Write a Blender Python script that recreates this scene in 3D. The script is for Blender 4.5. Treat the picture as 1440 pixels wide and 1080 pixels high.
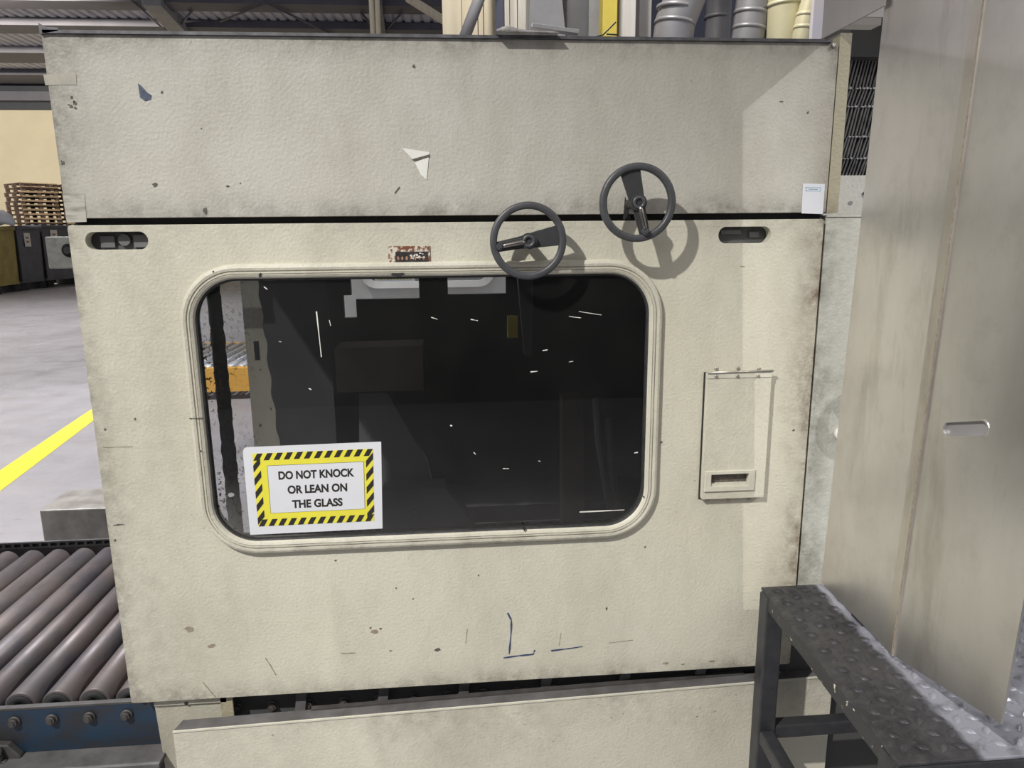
import bpy, bmesh, math, random
from mathutils import Vector, Matrix
random.seed(7)
for o in list(bpy.data.objects): bpy.data.objects.remove(o)
scn = bpy.context.scene
COL = scn.collection
PI = math.pi

# ------------------------------------------------------------ camera
CAM = Vector((0.77795, -1.54990, 1.47049))
CF = Vector((0.0791884, 0.9757467, -0.2040775))
CR = Vector((0.9965015, -0.0829711, -0.0100325))
CU = Vector((0.0267217, 0.2025691, 0.9789033))
cd = bpy.data.cameras.new('camera'); cam = bpy.data.objects.new('camera', cd); COL.objects.link(cam)
M = Matrix.Identity(4)
for i in range(3):
    M[i][0] = CR[i]; M[i][1] = CU[i]; M[i][2] = -CF[i]; M[i][3] = CAM[i]
cam.matrix_world = M
cd.sensor_width = 36; cd.lens = 25.0; cd.clip_start = 0.02; cd.clip_end = 200
scn.camera = cam

# ------------------------------------------------------------ light
W = bpy.data.worlds.new('hall_light'); scn.world = W; W.use_nodes = True
bg = W.node_tree.nodes['Background']
bg.inputs[0].default_value = (0.94, 0.95, 1.0, 1); bg.inputs[1].default_value = 0.50
def lamp(loc, power, r, col=(1, 1, 1), cone=164, blend=0.25, aim=None):
    """a high-bay lamp or floodlight: shines down, or at the point aim"""
    l = bpy.data.lights.new('hall_lamp', 'SPOT'); l.energy = power; l.shadow_soft_size = r; l.color = col
    l.spot_size = math.radians(cone); l.spot_blend = blend
    o = bpy.data.objects.new('hall_lamp', l); o.location = loc; COL.objects.link(o)
    if aim: o.rotation_euler = (Vector(aim) - Vector(loc)).to_track_quat('-Z', 'Y').to_euler()
    return o
lamp((-1.75, -2.9, 4.65), 1600, 0.05, (1.0, 0.975, 0.91), 46, 1.0, (1.30, -0.2, -0.36))    # over the photographer's left shoulder
lamp((8.6, -5.1, 7.6), 2300, 0.06, (1.0, 0.98, 0.94), 11.0, 0.5, (2.05, 0, 1.2))     # from the right, past the steel guard
lamp((-2.2, 2.7, 5.6), 1550, 0.12, (0.98, 0.97, 1.0), 84, 0.6)                         # over the aisle behind
lamp((-6.0, 11.5, 6.8), 2300, 0.12, (0.99, 0.97, 1.0), 112, 0.6)                        # further down the aisle
lamp((1.3, 2.9, 6.5), 900, 0.15, (1.0, 0.96, 0.90), 100, 0.5)
lamp((-9, 14, 7.0), 500, 0.2, (1.0, 0.95, 0.86), 110)
lamp((-14, 20, 8.3), 5200, 0.2, (1.0, 0.93, 0.8), 130, 0.4, (-14, 36, 4))
lamp((-22, 22, 8.3), 3800, 0.2, (1.0, 0.93, 0.8), 130, 0.4, (-20, 36, 4))
vs = scn.view_settings
scn.display_settings.display_device = 'sRGB'
vs.view_transform = 'Standard'; vs.look = 'None'; vs.gamma = 1.0; vs.use_curve_mapping = False
vs.exposure = 0.0

# ------------------------------------------------------------ pixel rays (only to read real places off the photograph)
def ray(px, py): return CF + CR * ((px - 720) / 1000) - CU * ((py - 540) / 1000)
def AY(px, py, y=0.0):
    d = ray(px, py); return CAM + d * ((y - CAM.y) / d.y)
def AZ(px, py, z=0.0):
    d = ray(px, py); return CAM + d * ((z - CAM.z) / d.z)
def AX(px, py, x=0.0):
    d = ray(px, py); return CAM + d * ((x - CAM.x) / d.x)

# ------------------------------------------------------------ materials
class NT:
    def __init__(s, name):
        s.m = bpy.data.materials.new(name); s.m.use_nodes = True
        s.t = s.m.node_tree; s.n = s.t.nodes; s.b = s.n['Principled BSDF']; s.out = s.n['Material Output']
    def new(s, typ, **kw):
        n = s.n.new(typ)
        for k, v in kw.items(): setattr(n, k, v)
        return n
    def put(s, sock, v):
        if isinstance(v, bpy.types.NodeSocket): s.t.links.new(v, sock)
        elif isinstance(v, (tuple, list)) and len(v) == 3 and sock.type == 'RGBA': sock.default_value = (*v, 1)
        else: sock.default_value = v
    def pos(s):
        if not hasattr(s, '_p'):
            g = s.new('ShaderNodeNewGeometry'); s._p = g.outputs['Position']
            sp = s.new('ShaderNodeSeparateXYZ'); s.put(sp.inputs[0], s._p); s.xyz = sp.outputs
        return s._p
    def X(s): s.pos(); return s.xyz[0]
    def Y(s): s.pos(); return s.xyz[1]
    def Z(s): s.pos(); return s.xyz[2]
    def scaled(s, v, sc):
        n = s.new('ShaderNodeVectorMath', operation='MULTIPLY'); s.put(n.inputs[0], v); n.inputs[1].default_value = sc; return n.outputs[0]
    def noise(s, scale, detail=4, rough=0.55, vec=None, stretch=None):
        v = vec if vec is not None else s.pos()
        if stretch: v = s.scaled(v, stretch)
        n = s.new('ShaderNodeTexNoise'); s.put(n.inputs['Vector'], v)
        n.inputs['Scale'].default_value = scale; n.inputs['Detail'].default_value = detail; n.inputs['Roughness'].default_value = rough
        return n.outputs['Fac']
    def math(s, op, a, b=0.0, clamp=False):
        n = s.new('ShaderNodeMath', operation=op, use_clamp=clamp); s.put(n.inputs[0], a); s.put(n.inputs[1], b); return n.outputs[0]
    def rng(s, v, a, b, c=0.0, d=1.0, smooth=False):
        n = s.new('ShaderNodeMapRange'); n.clamp = True
        if smooth: n.interpolation_type = 'SMOOTHSTEP'
        s.put(n.inputs[0], v)
        for i, q in enumerate((a, b, c, d)): n.inputs[i + 1].default_value = q
        return n.outputs[0]
    def mix(s, f, a, b):
        n = s.new('ShaderNodeMix', data_type='RGBA'); s.put(n.inputs[0], f); s.put(n.inputs[6], a); s.put(n.inputs[7], b); return n.outputs[2]
    def bump(s, h, strength=0.3, dist=0.002, prev=None):
        n = s.new('ShaderNodeBump'); n.inputs['Strength'].default_value = strength; n.inputs['Distance'].default_value = dist
        s.put(n.inputs['Height'], h)
        if prev is not None: s.put(n.inputs['Normal'], prev)
        return n.outputs[0]
    def fin(s, color=None, rough=0.5, metal=0.0, normal=None, spec=None):
        if color is not None: s.put(s.b.inputs['Base Color'], color)
        s.put(s.b.inputs['Roughness'], rough); s.put(s.b.inputs['Metallic'], metal)
        if normal is not None: s.put(s.b.inputs['Normal'], normal)
        if spec is not None: s.b.inputs['Specular IOR Level'].default_value = spec
        return s.m

def simple(name, a, b=None, scale=12, rough=0.55, metal=0.0, bump=0.15, bscale=80, dist=0.002, stretch=None, lo=0.35, hi=0.65, spec=None):
    t = NT(name)
    if b is None: b = tuple(c * 0.75 for c in a)
    f = t.rng(t.noise(scale, 5, 0.6, stretch=stretch), lo, hi)
    nrm = t.bump(t.noise(bscale, 3, 0.6, stretch=stretch), bump, dist) if bump else None
    return t.fin(t.mix(f, a, b), rough, metal, nrm, spec)

def cream(name, base=(0.585, 0.565, 0.475), zones=(), dirt=0.5, speck=0.5):
    """off-white machine enamel, orange-peel texture, handled and stained; zones = extra grime (axis, from, to, amount, colour)"""
    t = NT(name)
    c = t.mix(t.rng(t.noise(2.2, 5, 0.6), 0.3, 0.7), base, tuple(v * q for v, q in zip(base, (0.93, 0.92, 0.90))))
    c = t.mix(t.math('MULTIPLY', t.rng(t.noise(4.2, 9, 0.72, stretch=(1, 1, 0.5)), 0.44, 0.78), dirt), c, (0.29, 0.265, 0.215))
    c = t.mix(t.math('MULTIPLY', t.rng(t.noise(170, 3, 0.7), 0.5, 0.8), 0.22), c, (0.30, 0.28, 0.23))
    for ax, a, b, amt, col in zones:
        p = t.X() if ax == 'x' else t.Z()
        m = t.rng(p, a, b, 1.0, 0.0)
        m = t.math('POWER', m, 1.6)
        n = t.rng(t.noise(26, 7, 0.72), 0.36, 0.62)
        n2 = t.rng(t.noise(5, 4, 0.6), 0.3, 0.6)
        m = t.math('MULTIPLY', t.math('MULTIPLY', m, t.math('ADD', t.math('MULTIPLY', n, n2), 0.12)), amt, True)
        c = t.mix(m, c, col)
    sp = t.math('MULTIPLY', t.rng(t.noise(95, 2, 0.5), 0.715, 0.74), t.rng(t.noise(3.1, 3, 0.6), 0.5, 0.62))
    c = t.mix(t.math('MULTIPLY', sp, speck), c, (0.09, 0.075, 0.06))
    n = t.bump(t.noise(150, 2, 0.5), 0.5, 0.0022)
    n = t.bump(t.noise(9, 4, 0.5), 0.14, 0.006, n)
    return t.fin(c, t.rng(t.noise(7, 4), 0.3, 0.7, 0.42, 0.62), 0.0, n, 0.35)

RUST = (0.13, 0.085, 0.055); SOOT = (0.10, 0.09, 0.075)
m_door = cream('door_enamel', zones=(('x', 1.60, 1.49, 0.95, RUST), ('x', 0.0, 0.05, 0.65, SOOT), ('x', 0.0, 0.45, 0.42, (0.25, 0.23, 0.19)), ('z', 0.405, 0.47, 0.7, SOOT), ('z', 1.50, 1.40, 0.30, SOOT)))
m_hood = cream('hood_enamel', base=(0.505, 0.487, 0.44), zones=(('x', 0.0, 0.10, 0.75, SOOT), ('x', 1.60, 1.53, 0.6, RUST), ('z', 1.513, 1.58, 0.85, SOOT), ('z', 1.861, 1.80, 0.7, SOOT)), dirt=0.62)
m_apron = cream('apron_enamel', base=(0.63, 0.605, 0.515), zones=(('z', 0.37, 0.10, 0.35, SOOT),), dirt=0.4, speck=0.9)
m_side = cream('side_enamel', base=(0.56, 0.565, 0.51), zones=(('x', 1.60, 1.72, 0.7, SOOT), ('z', 0.60, 0.75, 0.9, SOOT)), dirt=0.6)
m_post = cream('post_enamel', base=(0.43, 0.415, 0.345), zones=(('x', 0.02, 0.10, 0.9, SOOT),), dirt=0.95)
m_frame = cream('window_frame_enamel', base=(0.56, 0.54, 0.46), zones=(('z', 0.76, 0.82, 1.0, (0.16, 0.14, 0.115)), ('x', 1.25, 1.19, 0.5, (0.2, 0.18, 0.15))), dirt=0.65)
m_olive = cream('corner_post_enamel', base=(0.42, 0.385, 0.28), zones=(('z', 1.5, 1.62, 0.8, RUST),), dirt=0.5)
m_white = cream('white_enamel', base=(0.72, 0.71, 0.68), dirt=0.35)
m_cream_plain = simple('cream_trim', (0.62, 0.60, 0.51), (0.52, 0.50, 0.42), 20, 0.45)
m_black = simple('black_void', (0.012, 0.012, 0.014), (0.02, 0.02, 0.022), 8, 0.8)
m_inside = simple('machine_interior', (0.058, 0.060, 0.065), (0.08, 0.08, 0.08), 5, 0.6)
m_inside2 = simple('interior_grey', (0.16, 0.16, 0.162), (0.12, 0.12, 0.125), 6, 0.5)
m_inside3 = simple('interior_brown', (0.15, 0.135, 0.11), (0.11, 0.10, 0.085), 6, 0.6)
m_gasket = simple('black_gasket', (0.012, 0.012, 0.014), (0.03, 0.028, 0.026), 60, 0.6, bump=0.4, bscale=150)
m_rubber = simple('dark_strip', (0.07, 0.075, 0.078), (0.05, 0.052, 0.055), 20, 0.65)
m_wheel = simple('wheel_grey', (0.065, 0.065, 0.072), (0.05, 0.05, 0.055), 30, 0.42, bump=0.12, bscale=250, dist=0.001)
m_wheel2 = simple('wheel_spoke_dark', (0.04, 0.04, 0.043), (0.03, 0.03, 0.032), 30, 0.5, bump=0.1)
m_chrome = simple('handle_metal', (0.36, 0.34, 0.32), (0.25, 0.23, 0.21), 40, 0.3, 1.0, bump=0)
m_screw = simple('zinc_rivet', (0.52, 0.50, 0.44), (0.36, 0.34, 0.30), 60, 0.35, 0.6, bump=0)
m_liptop = simple('hood_lip_dark', (0.16, 0.155, 0.165), (0.08, 0.08, 0.085), 30, 0.45, 0.3)
m_paper = simple('white_paper', (0.66, 0.67, 0.71), (0.62, 0.63, 0.67), 6, 0.5, bump=0.05, bscale=20)
m_yellow = simple('sign_yellow', (0.74, 0.68, 0.06), (0.70, 0.64, 0.055), 10, 0.5, bump=0)
m_ink = simple('sign_black', (0.018, 0.016, 0.014), (0.025, 0.022, 0.02), 10, 0.5, bump=0)
m_blueprint = simple('sticker_blue_line', (0.25, 0.45, 0.62), (0.25, 0.45, 0.62), 10, 0.5, bump=0)
m_greyprint = simple('grey_print', (0.30, 0.30, 0.30), (0.22, 0.22, 0.22), 10, 0.5, bump=0)
m_bluescuff = simple('blue_scuff', (0.03, 0.05, 0.14), (0.05, 0.06, 0.12), 90, 0.6, bump=0)
m_bluechip = simple('blue_undercoat', (0.03, 0.045, 0.09), (0.09, 0.105, 0.15), 160, 0.5, bump=0.1)
m_whitechip = simple('bare_white_undercoat', (0.74, 0.73, 0.69), (0.70, 0.69, 0.65), 40, 0.5, bump=0)
m_darkchip = simple('dark_mark', (0.06, 0.055, 0.05), (0.14, 0.12, 0.10), 140, 0.7, bump=0)
m_brownchip = simple('brown_mark', (0.22, 0.17, 0.12), (0.32, 0.28, 0.22), 140, 0.7, bump=0)
m_tape = simple('yellowed_tape', (0.45, 0.43, 0.36), (0.38, 0.36, 0.31), 60, 0.35, bump=0.1)
m_tape_dirty = simple('dirty_tape', (0.44, 0.42, 0.37), (0.13, 0.115, 0.095), 34, 0.4, bump=0.15, stretch=(0.4, 1, 2), lo=0.42, hi=0.7)
m_rustplate = simple('rusty_plate', (0.56, 0.52, 0.44), (0.16, 0.055, 0.03), 120, 0.6, lo=0.47, hi=0.56)
m_screen = simple('worn_black_plate', (0.022, 0.02, 0.022), (0.055, 0.05, 0.05), 60, 0.35)
m_scratch = simple('pale_scratch', (0.75, 0.74, 0.70), (0.65, 0.64, 0.60), 60, 0.5, bump=0)
m_bluesteel = simple('blue_frame_paint', (0.010, 0.030, 0.060), (0.022, 0.022, 0.025), 8, 0.5, stretch=(1, 1, 1.6), lo=0.42, hi=0.62, bump=0.2)
m_greysteel = simple('grimy_steel', (0.085, 0.08, 0.08), (0.05, 0.045, 0.042), 16, 0.5, 0.2, bump=0.25)
m_bolt = simple('bolt_steel', (0.085, 0.08, 0.078), (0.05, 0.046, 0.043), 50, 0.55, 0.25, bump=0.1)
m_footgrey = simple('dusty_grey_flange', (0.12, 0.115, 0.12), (0.07, 0.066, 0.064), 14, 0.6)
m_blackframe = simple('black_step_paint', (0.022, 0.023, 0.027), (0.035, 0.036, 0.04), 25, 0.42, bump=0.25, bscale=120)
m_chipped = simple('chipped_edge_paint', (0.03, 0.03, 0.033), (0.5, 0.47, 0.36), 55, 0.5, lo=0.615, hi=0.65)
m_yellowpaint = simple('yellow_floor_paint', (0.80, 0.66, 0.04), (0.72, 0.58, 0.05), 14, 0.55, bump=0.2)
m_orange = simple('orange_frame_paint', (0.78, 0.42, 0.07), (0.70, 0.37, 0.06), 10, 0.5)
m_zinc = simple('zinc_roller', (0.62, 0.62, 0.63), (0.5, 0.5, 0.52), 10, 0.35, 0.7)
m_plinth = simple('dull_steel_block', (0.23, 0.215, 0.195), (0.38, 0.36, 0.335), 9, 0.4, 0.25, bump=0.3, bscale=14, dist=0.01)
m_skip_y = simple('yellow_skip_paint', (0.36, 0.29, 0.07), (0.24, 0.18, 0.05), 3.0, 0.6)
m_skip_b = simple('dark_blue_skip_paint', (0.075, 0.085, 0.115), (0.05, 0.055, 0.075), 2.0, 0.55)
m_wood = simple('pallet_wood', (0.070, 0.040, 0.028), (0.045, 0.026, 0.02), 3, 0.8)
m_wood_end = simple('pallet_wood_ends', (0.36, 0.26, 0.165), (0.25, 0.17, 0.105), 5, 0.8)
m_creamwall = simple('cream_wall_paint', (0.62, 0.55, 0.40), (0.57, 0.50, 0.36), 0.7, 0.8, bump=0.05, bscale=2)
m_clad = simple('dark_wall_cladding', (0.035, 0.04, 0.055), (0.05, 0.052, 0.06), 0.4, 0.7, bump=0)
m_girder = simple('dark_girder_paint', (0.10, 0.098, 0.12), (0.13, 0.125, 0.15), 1.0, 0.6, bump=0)
m_roof = simple('roof_sheet_grey', (0.70, 0.70, 0.76), (0.55, 0.55, 0.6), 0.8, 0.55, bump=0)
m_roofdark = simple('roof_sheet_shaded', (0.17, 0.165, 0.19), (0.13, 0.125, 0.145), 0.8, 0.6, bump=0)
m_board = simple('cream_board', (0.66, 0.59, 0.45), (0.56, 0.49, 0.36), 3, 0.6, stretch=(6, 6, 0.5))
m_board2 = simple('pale_board', (0.68, 0.65, 0.58), (0.50, 0.46, 0.39), 5, 0.6, stretch=(6, 6, 0.4))
m_navy = simple('navy_steel', (0.07, 0.075, 0.115), (0.06, 0.065, 0.095), 3, 0.5)
m_duct = simple('galvanised_duct', (0.34, 0.33, 0.34), (0.27, 0.265, 0.275), 3, 0.42, 0.35, bump=0.05)
m_duct2 = simple('dark_duct', (0.17, 0.165, 0.175), (0.13, 0.13, 0.135), 3, 0.5, 0.2, bump=0.05)
m_greypost = simple('grey_post', (0.33, 0.33, 0.34), (0.26, 0.26, 0.27), 4, 0.55)
m_yellowpost = simple('yellow_post_paint', (0.74, 0.60, 0.10), (0.66, 0.52, 0.09), 7, 0.5)
m_whitepost = simple('white_post_paint', (0.74, 0.71, 0.68), (0.66, 0.63, 0.60), 5, 0.6, stretch=(3, 3, 0.5))
m_ductcream = simple('cream_duct_paint', (0.66, 0.61, 0.40), (0.55, 0.51, 0.34), 3, 0.45, 0.1, bump=0.03)
m_lilac = simple('pale_lilac_sheet', (0.64, 0.62, 0.70), (0.70, 0.64, 0.63), 3, 0.5)
m_wrap = simple('grey_rag', (0.22, 0.21, 0.21), (0.42, 0.40, 0.38), 70, 0.7, bump=0.5, bscale=120)
m_aluminium = simple('dull_aluminium_bar', (0.45, 0.44, 0.45), (0.35, 0.34, 0.35), 20, 0.4, 0.6)
m_fin = simple('dark_fin_metal', (0.18, 0.175, 0.175), (0.30, 0.29, 0.29), 30, 0.4, 0.5, bump=0)
m_bead = simple('bright_fin_tips', (0.85, 0.85, 0.86), (0.6, 0.6, 0.62), 90, 0.3, 0.6, bump=0)
m_label_white = simple('white_label', (0.75, 0.72, 0.66), (0.70, 0.67, 0.61), 10, 0.6, bump=0)
m_brownprint = simple('brown_print', (0.30, 0.16, 0.09), (0.35, 0.2, 0.12), 10, 0.6, bump=0)

def mk_stainless(name, base, r0, r1, stain, metal=1.0):
    t = NT(name)
    c = t.mix(t.rng(t.noise(2.6, 6, 0.65, stretch=(1, 1, 0.35)), 0.35, 0.7), base, tuple(v * q for v, q in zip(base, (0.80, 0.79, 0.77))))
    c = t.mix(t.math('MULTIPLY', t.rng(t.noise(11, 7, 0.7), 0.5, 0.75), 0.3), c, (0.40, 0.385, 0.36))
    st = t.math('MULTIPLY', t.rng(t.noise(7, 6, 0.7, stretch=(1, 1, 0.22)), 0.55, 0.8), stain)
    c = t.mix(st, c, (0.28, 0.25, 0.21))
    n = t.bump(t.noise(2.6, 3, 0.5), 0.16, 0.006)
    n = t.bump(t.noise(300, 2, 0.5, stretch=(1, 1, 0.1)), 0.05, 0.0006, n)
    return t.fin(c, t.rng(t.noise(4.5, 5, 0.6), 0.3, 0.7, r0, r1), metal, n)
m_steel = mk_stainless('brushed_stainless', (0.80, 0.785, 0.775), 0.30, 0.40, 0.6, 0.94)
m_canopy = mk_stainless('canopy_sheet', (0.42, 0.40, 0.395), 0.45, 0.58, 0.3, 0.3)
m_seamsteel = mk_stainless('stained_seam', (0.74, 0.71, 0.66), 0.32, 0.42, 0.8, 0.94)

def mk_tread():
    t = NT('tread_plate_paint')
    f = t.rng(t.noise(38, 5, 0.7), 0.44, 0.66)
    wear = t.rng(t.noise(8, 5, 0.65), 0.38, 0.66)
    c = t.mix(f, (0.034, 0.034, 0.039), (0.075, 0.073, 0.077))
    lit_zone = t.math('MULTIPLY', t.rng(t.math('SUBTRACT', t.math('ADD', t.X(), t.math('MULTIPLY', t.math('SUBTRACT', t.noise(22, 4, 0.6), 0.5), 0.03)), t.math('MULTIPLY', t.Y(), 0.0373)), 1.602, 1.616), t.rng(t.noise(30, 4, 0.6), 0.3, 0.5, 0.5, 1.0))
    c = t.mix(lit_zone, c, (0.33, 0.33, 0.38))  # lamp light under and beyond the guard, painted into the plate colour
    return t.fin(t.mix(t.math('MULTIPLY', wear, t.math('SUBTRACT', 0.5, t.math('MULTIPLY', lit_zone, 0.4))), c, (0.095, 0.09, 0.095)), t.rng(t.noise(26, 4), 0.3, 0.7, 0.26, 0.48), 0.45, t.bump(t.noise(60, 4, 0.6), 0.35, 0.004))
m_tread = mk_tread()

def mk_roller():
    t = NT('worn_roller_steel')
    f = t.rng(t.noise(5.5, 5, 0.65), 0.36, 0.64)
    c = t.mix(f, (0.105, 0.096, 0.103), (0.15, 0.122, 0.115))
    c = t.mix(t.rng(t.noise(13, 6, 0.7, stretch=(1, 0.25, 1)), 0.5, 0.7), c, (0.065, 0.062, 0.08))
    return t.fin(c, t.rng(t.noise(9, 4), 0.3, 0.7, 0.42, 0.58), 0.3, t.bump(t.noise(140, 3, 0.6), 0.08, 0.001))
m_roller = mk_roller()

def mk_floor():
    t = NT('worn_concrete')
    c = t.mix(t.rng(t.noise(0.8, 6, 0.62), 0.35, 0.68), (0.34, 0.325, 0.335), (0.26, 0.25, 0.26))
    c = t.mix(t.math('MULTIPLY', t.rng(t.noise(5, 8, 0.72, stretch=(1, 2.2, 1)), 0.5, 0.7), 0.45), c, (0.37, 0.35, 0.355))
    c = t.mix(t.math('MULTIPLY', t.rng(t.noise(9, 8, 0.75, stretch=(0.5, 2, 1)), 0.55, 0.70), 0.6), c, (0.19, 0.18, 0.185))
    return t.fin(c, t.rng(t.noise(3, 5), 0.3, 0.7, 0.30, 0.55), 0.0, t.bump(t.noise(16, 6, 0.7), 0.25, 0.008), 0.5)
m_floor = mk_floor()

def mk_glass():
    t = NT('grimy_window_glass')
    tr = t.new('ShaderNodeBsdfTransparent'); tr.inputs[0].default_value = (0.80, 0.81, 0.82, 1)
    gl = t.new('ShaderNodeBsdfGlossy'); gl.inputs['Roughness'].default_value = 0.02; gl.inputs[0].default_value = (1, 1, 1, 1)
    fr = t.new('ShaderNodeFresnel'); fr.inputs['IOR'].default_value = 1.5
    m1 = t.new('ShaderNodeMixShader'); t.put(m1.inputs[0], fr.outputs[0]); t.put(m1.inputs[1], tr.outputs[0]); t.put(m1.inputs[2], gl.outputs[0])
    df = t.new('ShaderNodeBsdfDiffuse'); df.inputs[0].default_value = (0.36, 0.35, 0.33, 1)
    film = t.math('ADD', t.math('MULTIPLY', t.rng(t.noise(4, 6, 0.65), 0.35, 0.75), 0.02), 0.008)
    left = t.rng(t.X(), 0.24, 0.36, 1.0, 0.0)
    low = t.rng(t.Z(), 0.80, 0.95, 1.0, 0.0)
    spots = t.math('MULTIPLY', t.rng(t.noise(130, 2, 0.5), 0.615, 0.63), t.math('MULTIPLY', left, t.rng(t.noise(7, 3, 0.6), 0.38, 0.55)))
    film = t.math('ADD', film, t.math('MULTIPLY', t.math('MULTIPLY', left, low), 0.35), True)
    m2 = t.new('ShaderNodeMixShader'); t.put(m2.inputs[0], film); t.put(m2.inputs[1], m1.outputs[0]); t.put(m2.inputs[2], df.outputs[0])
    dk = t.new('ShaderNodeBsdfDiffuse'); dk.inputs[0].default_value = (0.02, 0.015, 0.01, 1)
    m3 = t.new('ShaderNodeMixShader'); t.put(m3.inputs[0], spots); t.put(m3.inputs[1], m2.outputs[0]); t.put(m3.inputs[2], dk.outputs[0])
    t.t.links.new(m3.outputs[0], t.out.inputs[0])
    return t.m
m_glass = mk_glass()
def mk_emit(name, col, s):
    t = NT(name); t.put(t.b.inputs['Emission Color'], col); t.b.inputs['Emission Strength'].default_value = s; return t.fin((0.5, 0.5, 0.5))
m_glow = mk_emit('roof_light_panel', (0.95, 0.95, 1.0), 1.6)
m_glowwarm = mk_emit('warm_lamp', (1.0, 0.8, 0.5), 2.5)

# ------------------------------------------------------------ geometry helpers
class MB:
    def __init__(s): s.v = []; s.f = []; s.smooth = set()
    def add(s, vs, fs, smooth=False):
        k = len(s.v); s.v += [Vector(v) for v in vs]
        for f in fs:
            if smooth: s.smooth.add(len(s.f))
            s.f.append([k + i for i in f])
        return s
    def box(s, x0, y0, z0, x1, y1, z1):
        return s.add([(x, y, z) for z in (z0, z1) for y in (y0, y1) for x in (x0, x1)],
                     [(0, 2, 3, 1), (4, 5, 7, 6), (0, 1, 5, 4), (2, 6, 7, 3), (0, 4, 6, 2), (1, 3, 7, 5)])
    def bar(s, p0, p1, w, h, up=(0, 0, 1)):
        p0, p1 = Vector(p0), Vector(p1); d = (p1 - p0).normalized(); up = Vector(up)
        a = d.cross(up)
        if a.length < 1e-4: a = d.cross(Vector((0, 1, 0)))
        a.normalize(); b = a.cross(d).normalized()
        vs = [p + a * (w / 2 * i) + b * (h / 2 * j) for p in (p0, p1) for i, j in ((-1, -1), (1, -1), (1, 1), (-1, 1))]
        return s.add(vs, [(3, 2, 1, 0), (4, 5, 6, 7), (0, 1, 5, 4), (1, 2, 6, 5), (2, 3, 7, 6), (3, 0, 4, 7)])
    def prism(s, loop, ext):
        n = len(loop); e = Vector(ext); L = [Vector(p) for p in loop]
        return s.add(L + [p + e for p in L], [list(range(n - 1, -1, -1)), list(range(n, 2 * n))] + [(i, (i + 1) % n, n + (i + 1) % n, n + i) for i in range(n)])
    def tube(s, pts, r, n=12, caps=True):
        P = [Vector(p) for p in pts]; rs = r if isinstance(r, (list, tuple)) else [r] * len(P)
        k = len(s.v); ref = None
        for i, p in enumerate(P):
            d = ((P[min(i + 1, len(P) - 1)] - P[max(i - 1, 0)])).normalized()
            if ref is None:
                ref = d.cross(Vector((0, 0, 1)))
                if ref.length < 1e-3: ref = d.cross(Vector((0, 1, 0)))
            a = (ref - d * ref.dot(d)).normalized(); ref = a; b = d.cross(a)
            for j in range(n):
                t = 2 * PI * j / n; s.v.append(p + (a * math.cos(t) + b * math.sin(t)) * rs[i])
        for i in range(len(P) - 1):
            for j in range(n):
                s.smooth.add(len(s.f)); s.f.append([k + i * n + j, k + i * n + (j + 1) % n, k + (i + 1) * n + (j + 1) % n, k + (i + 1) * n + j])
        if caps:
            s.f.append([k + j for j in range(n)][::-1]); s.f.append([k + (len(P) - 1) * n + j for j in range(n)])
        return s
    def ring(s, c, axis, prof, n=48, smooth=True):
        """closed profile [(radius, height)] revolved about axis through c"""
        c = Vector(c); d = Vector(axis).normalized(); a = d.cross(Vector((0, 0, 1)))
        if a.length < 1e-3: a = d.cross(Vector((1, 0, 0)))
        a.normalize(); b = d.cross(a); k = len(s.v); m = len(prof)
        for j in range(n):
            t = 2 * PI * j / n; u = a * math.cos(t) + b * math.sin(t)
            for r, h in prof: s.v.append(c + u * r + d * h)
        for j in range(n):
            for i in range(m):
                if smooth: s.smooth.add(len(s.f))
                s.f.append([k + j * m + i, k + ((j + 1) % n) * m + i, k + ((j + 1) % n) * m + (i + 1) % m, k + j * m + (i + 1) % m])
        return s
    def build(s, name, mat, parent=None, bevel=0.0, seg=2):
        base = Vector((0, 0, 0))
        if parent is not None:
            q = parent
            while q is not None: base = base + Vector(q.location); q = q.parent
        else:
            lo = [min(v[i] for v in s.v) for i in range(3)]; hi = [max(v[i] for v in s.v) for i in range(3)]
            base = Vector(((lo[0] + hi[0]) / 2, (lo[1] + hi[1]) / 2, lo[2]))
        me = bpy.data.meshes.new(name)
        me.from_pydata([v - base for v in s.v], [], s.f)
        for i in s.smooth: me.polygons[i].use_smooth = True
        me.materials.append(mat)
        bm = bmesh.new(); bm.from_mesh(me); bmesh.ops.recalc_face_normals(bm, faces=bm.faces); bm.to_mesh(me); bm.free()
        o = bpy.data.objects.new(name, me); COL.objects.link(o)
        if parent is not None: o.parent = parent
        else: o.location = base
        if bevel:
            b = o.modifiers.new('bevel', 'BEVEL'); b.width = bevel; b.segments = seg; b.limit_method = 'ANGLE'; b.angle_limit = math.radians(40)
        return o

def tag(o, label=None, cat=None, group=None, kind=None):
    for k, v in (('label', label), ('category', cat), ('group', group), ('kind', kind)):
        if v: o[k] = v
    return o
def thing(name, loc, label, cat, group=None):
    o = bpy.data.objects.new(name, None); o.location = loc; o.empty_display_size = 0.05; COL.objects.link(o)
    return tag(o, label, cat, group)
def bx(name, mat, parent, *b, bevel=0.0, seg=2): return MB().box(*b).build(name, mat, parent, bevel, seg)

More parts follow.
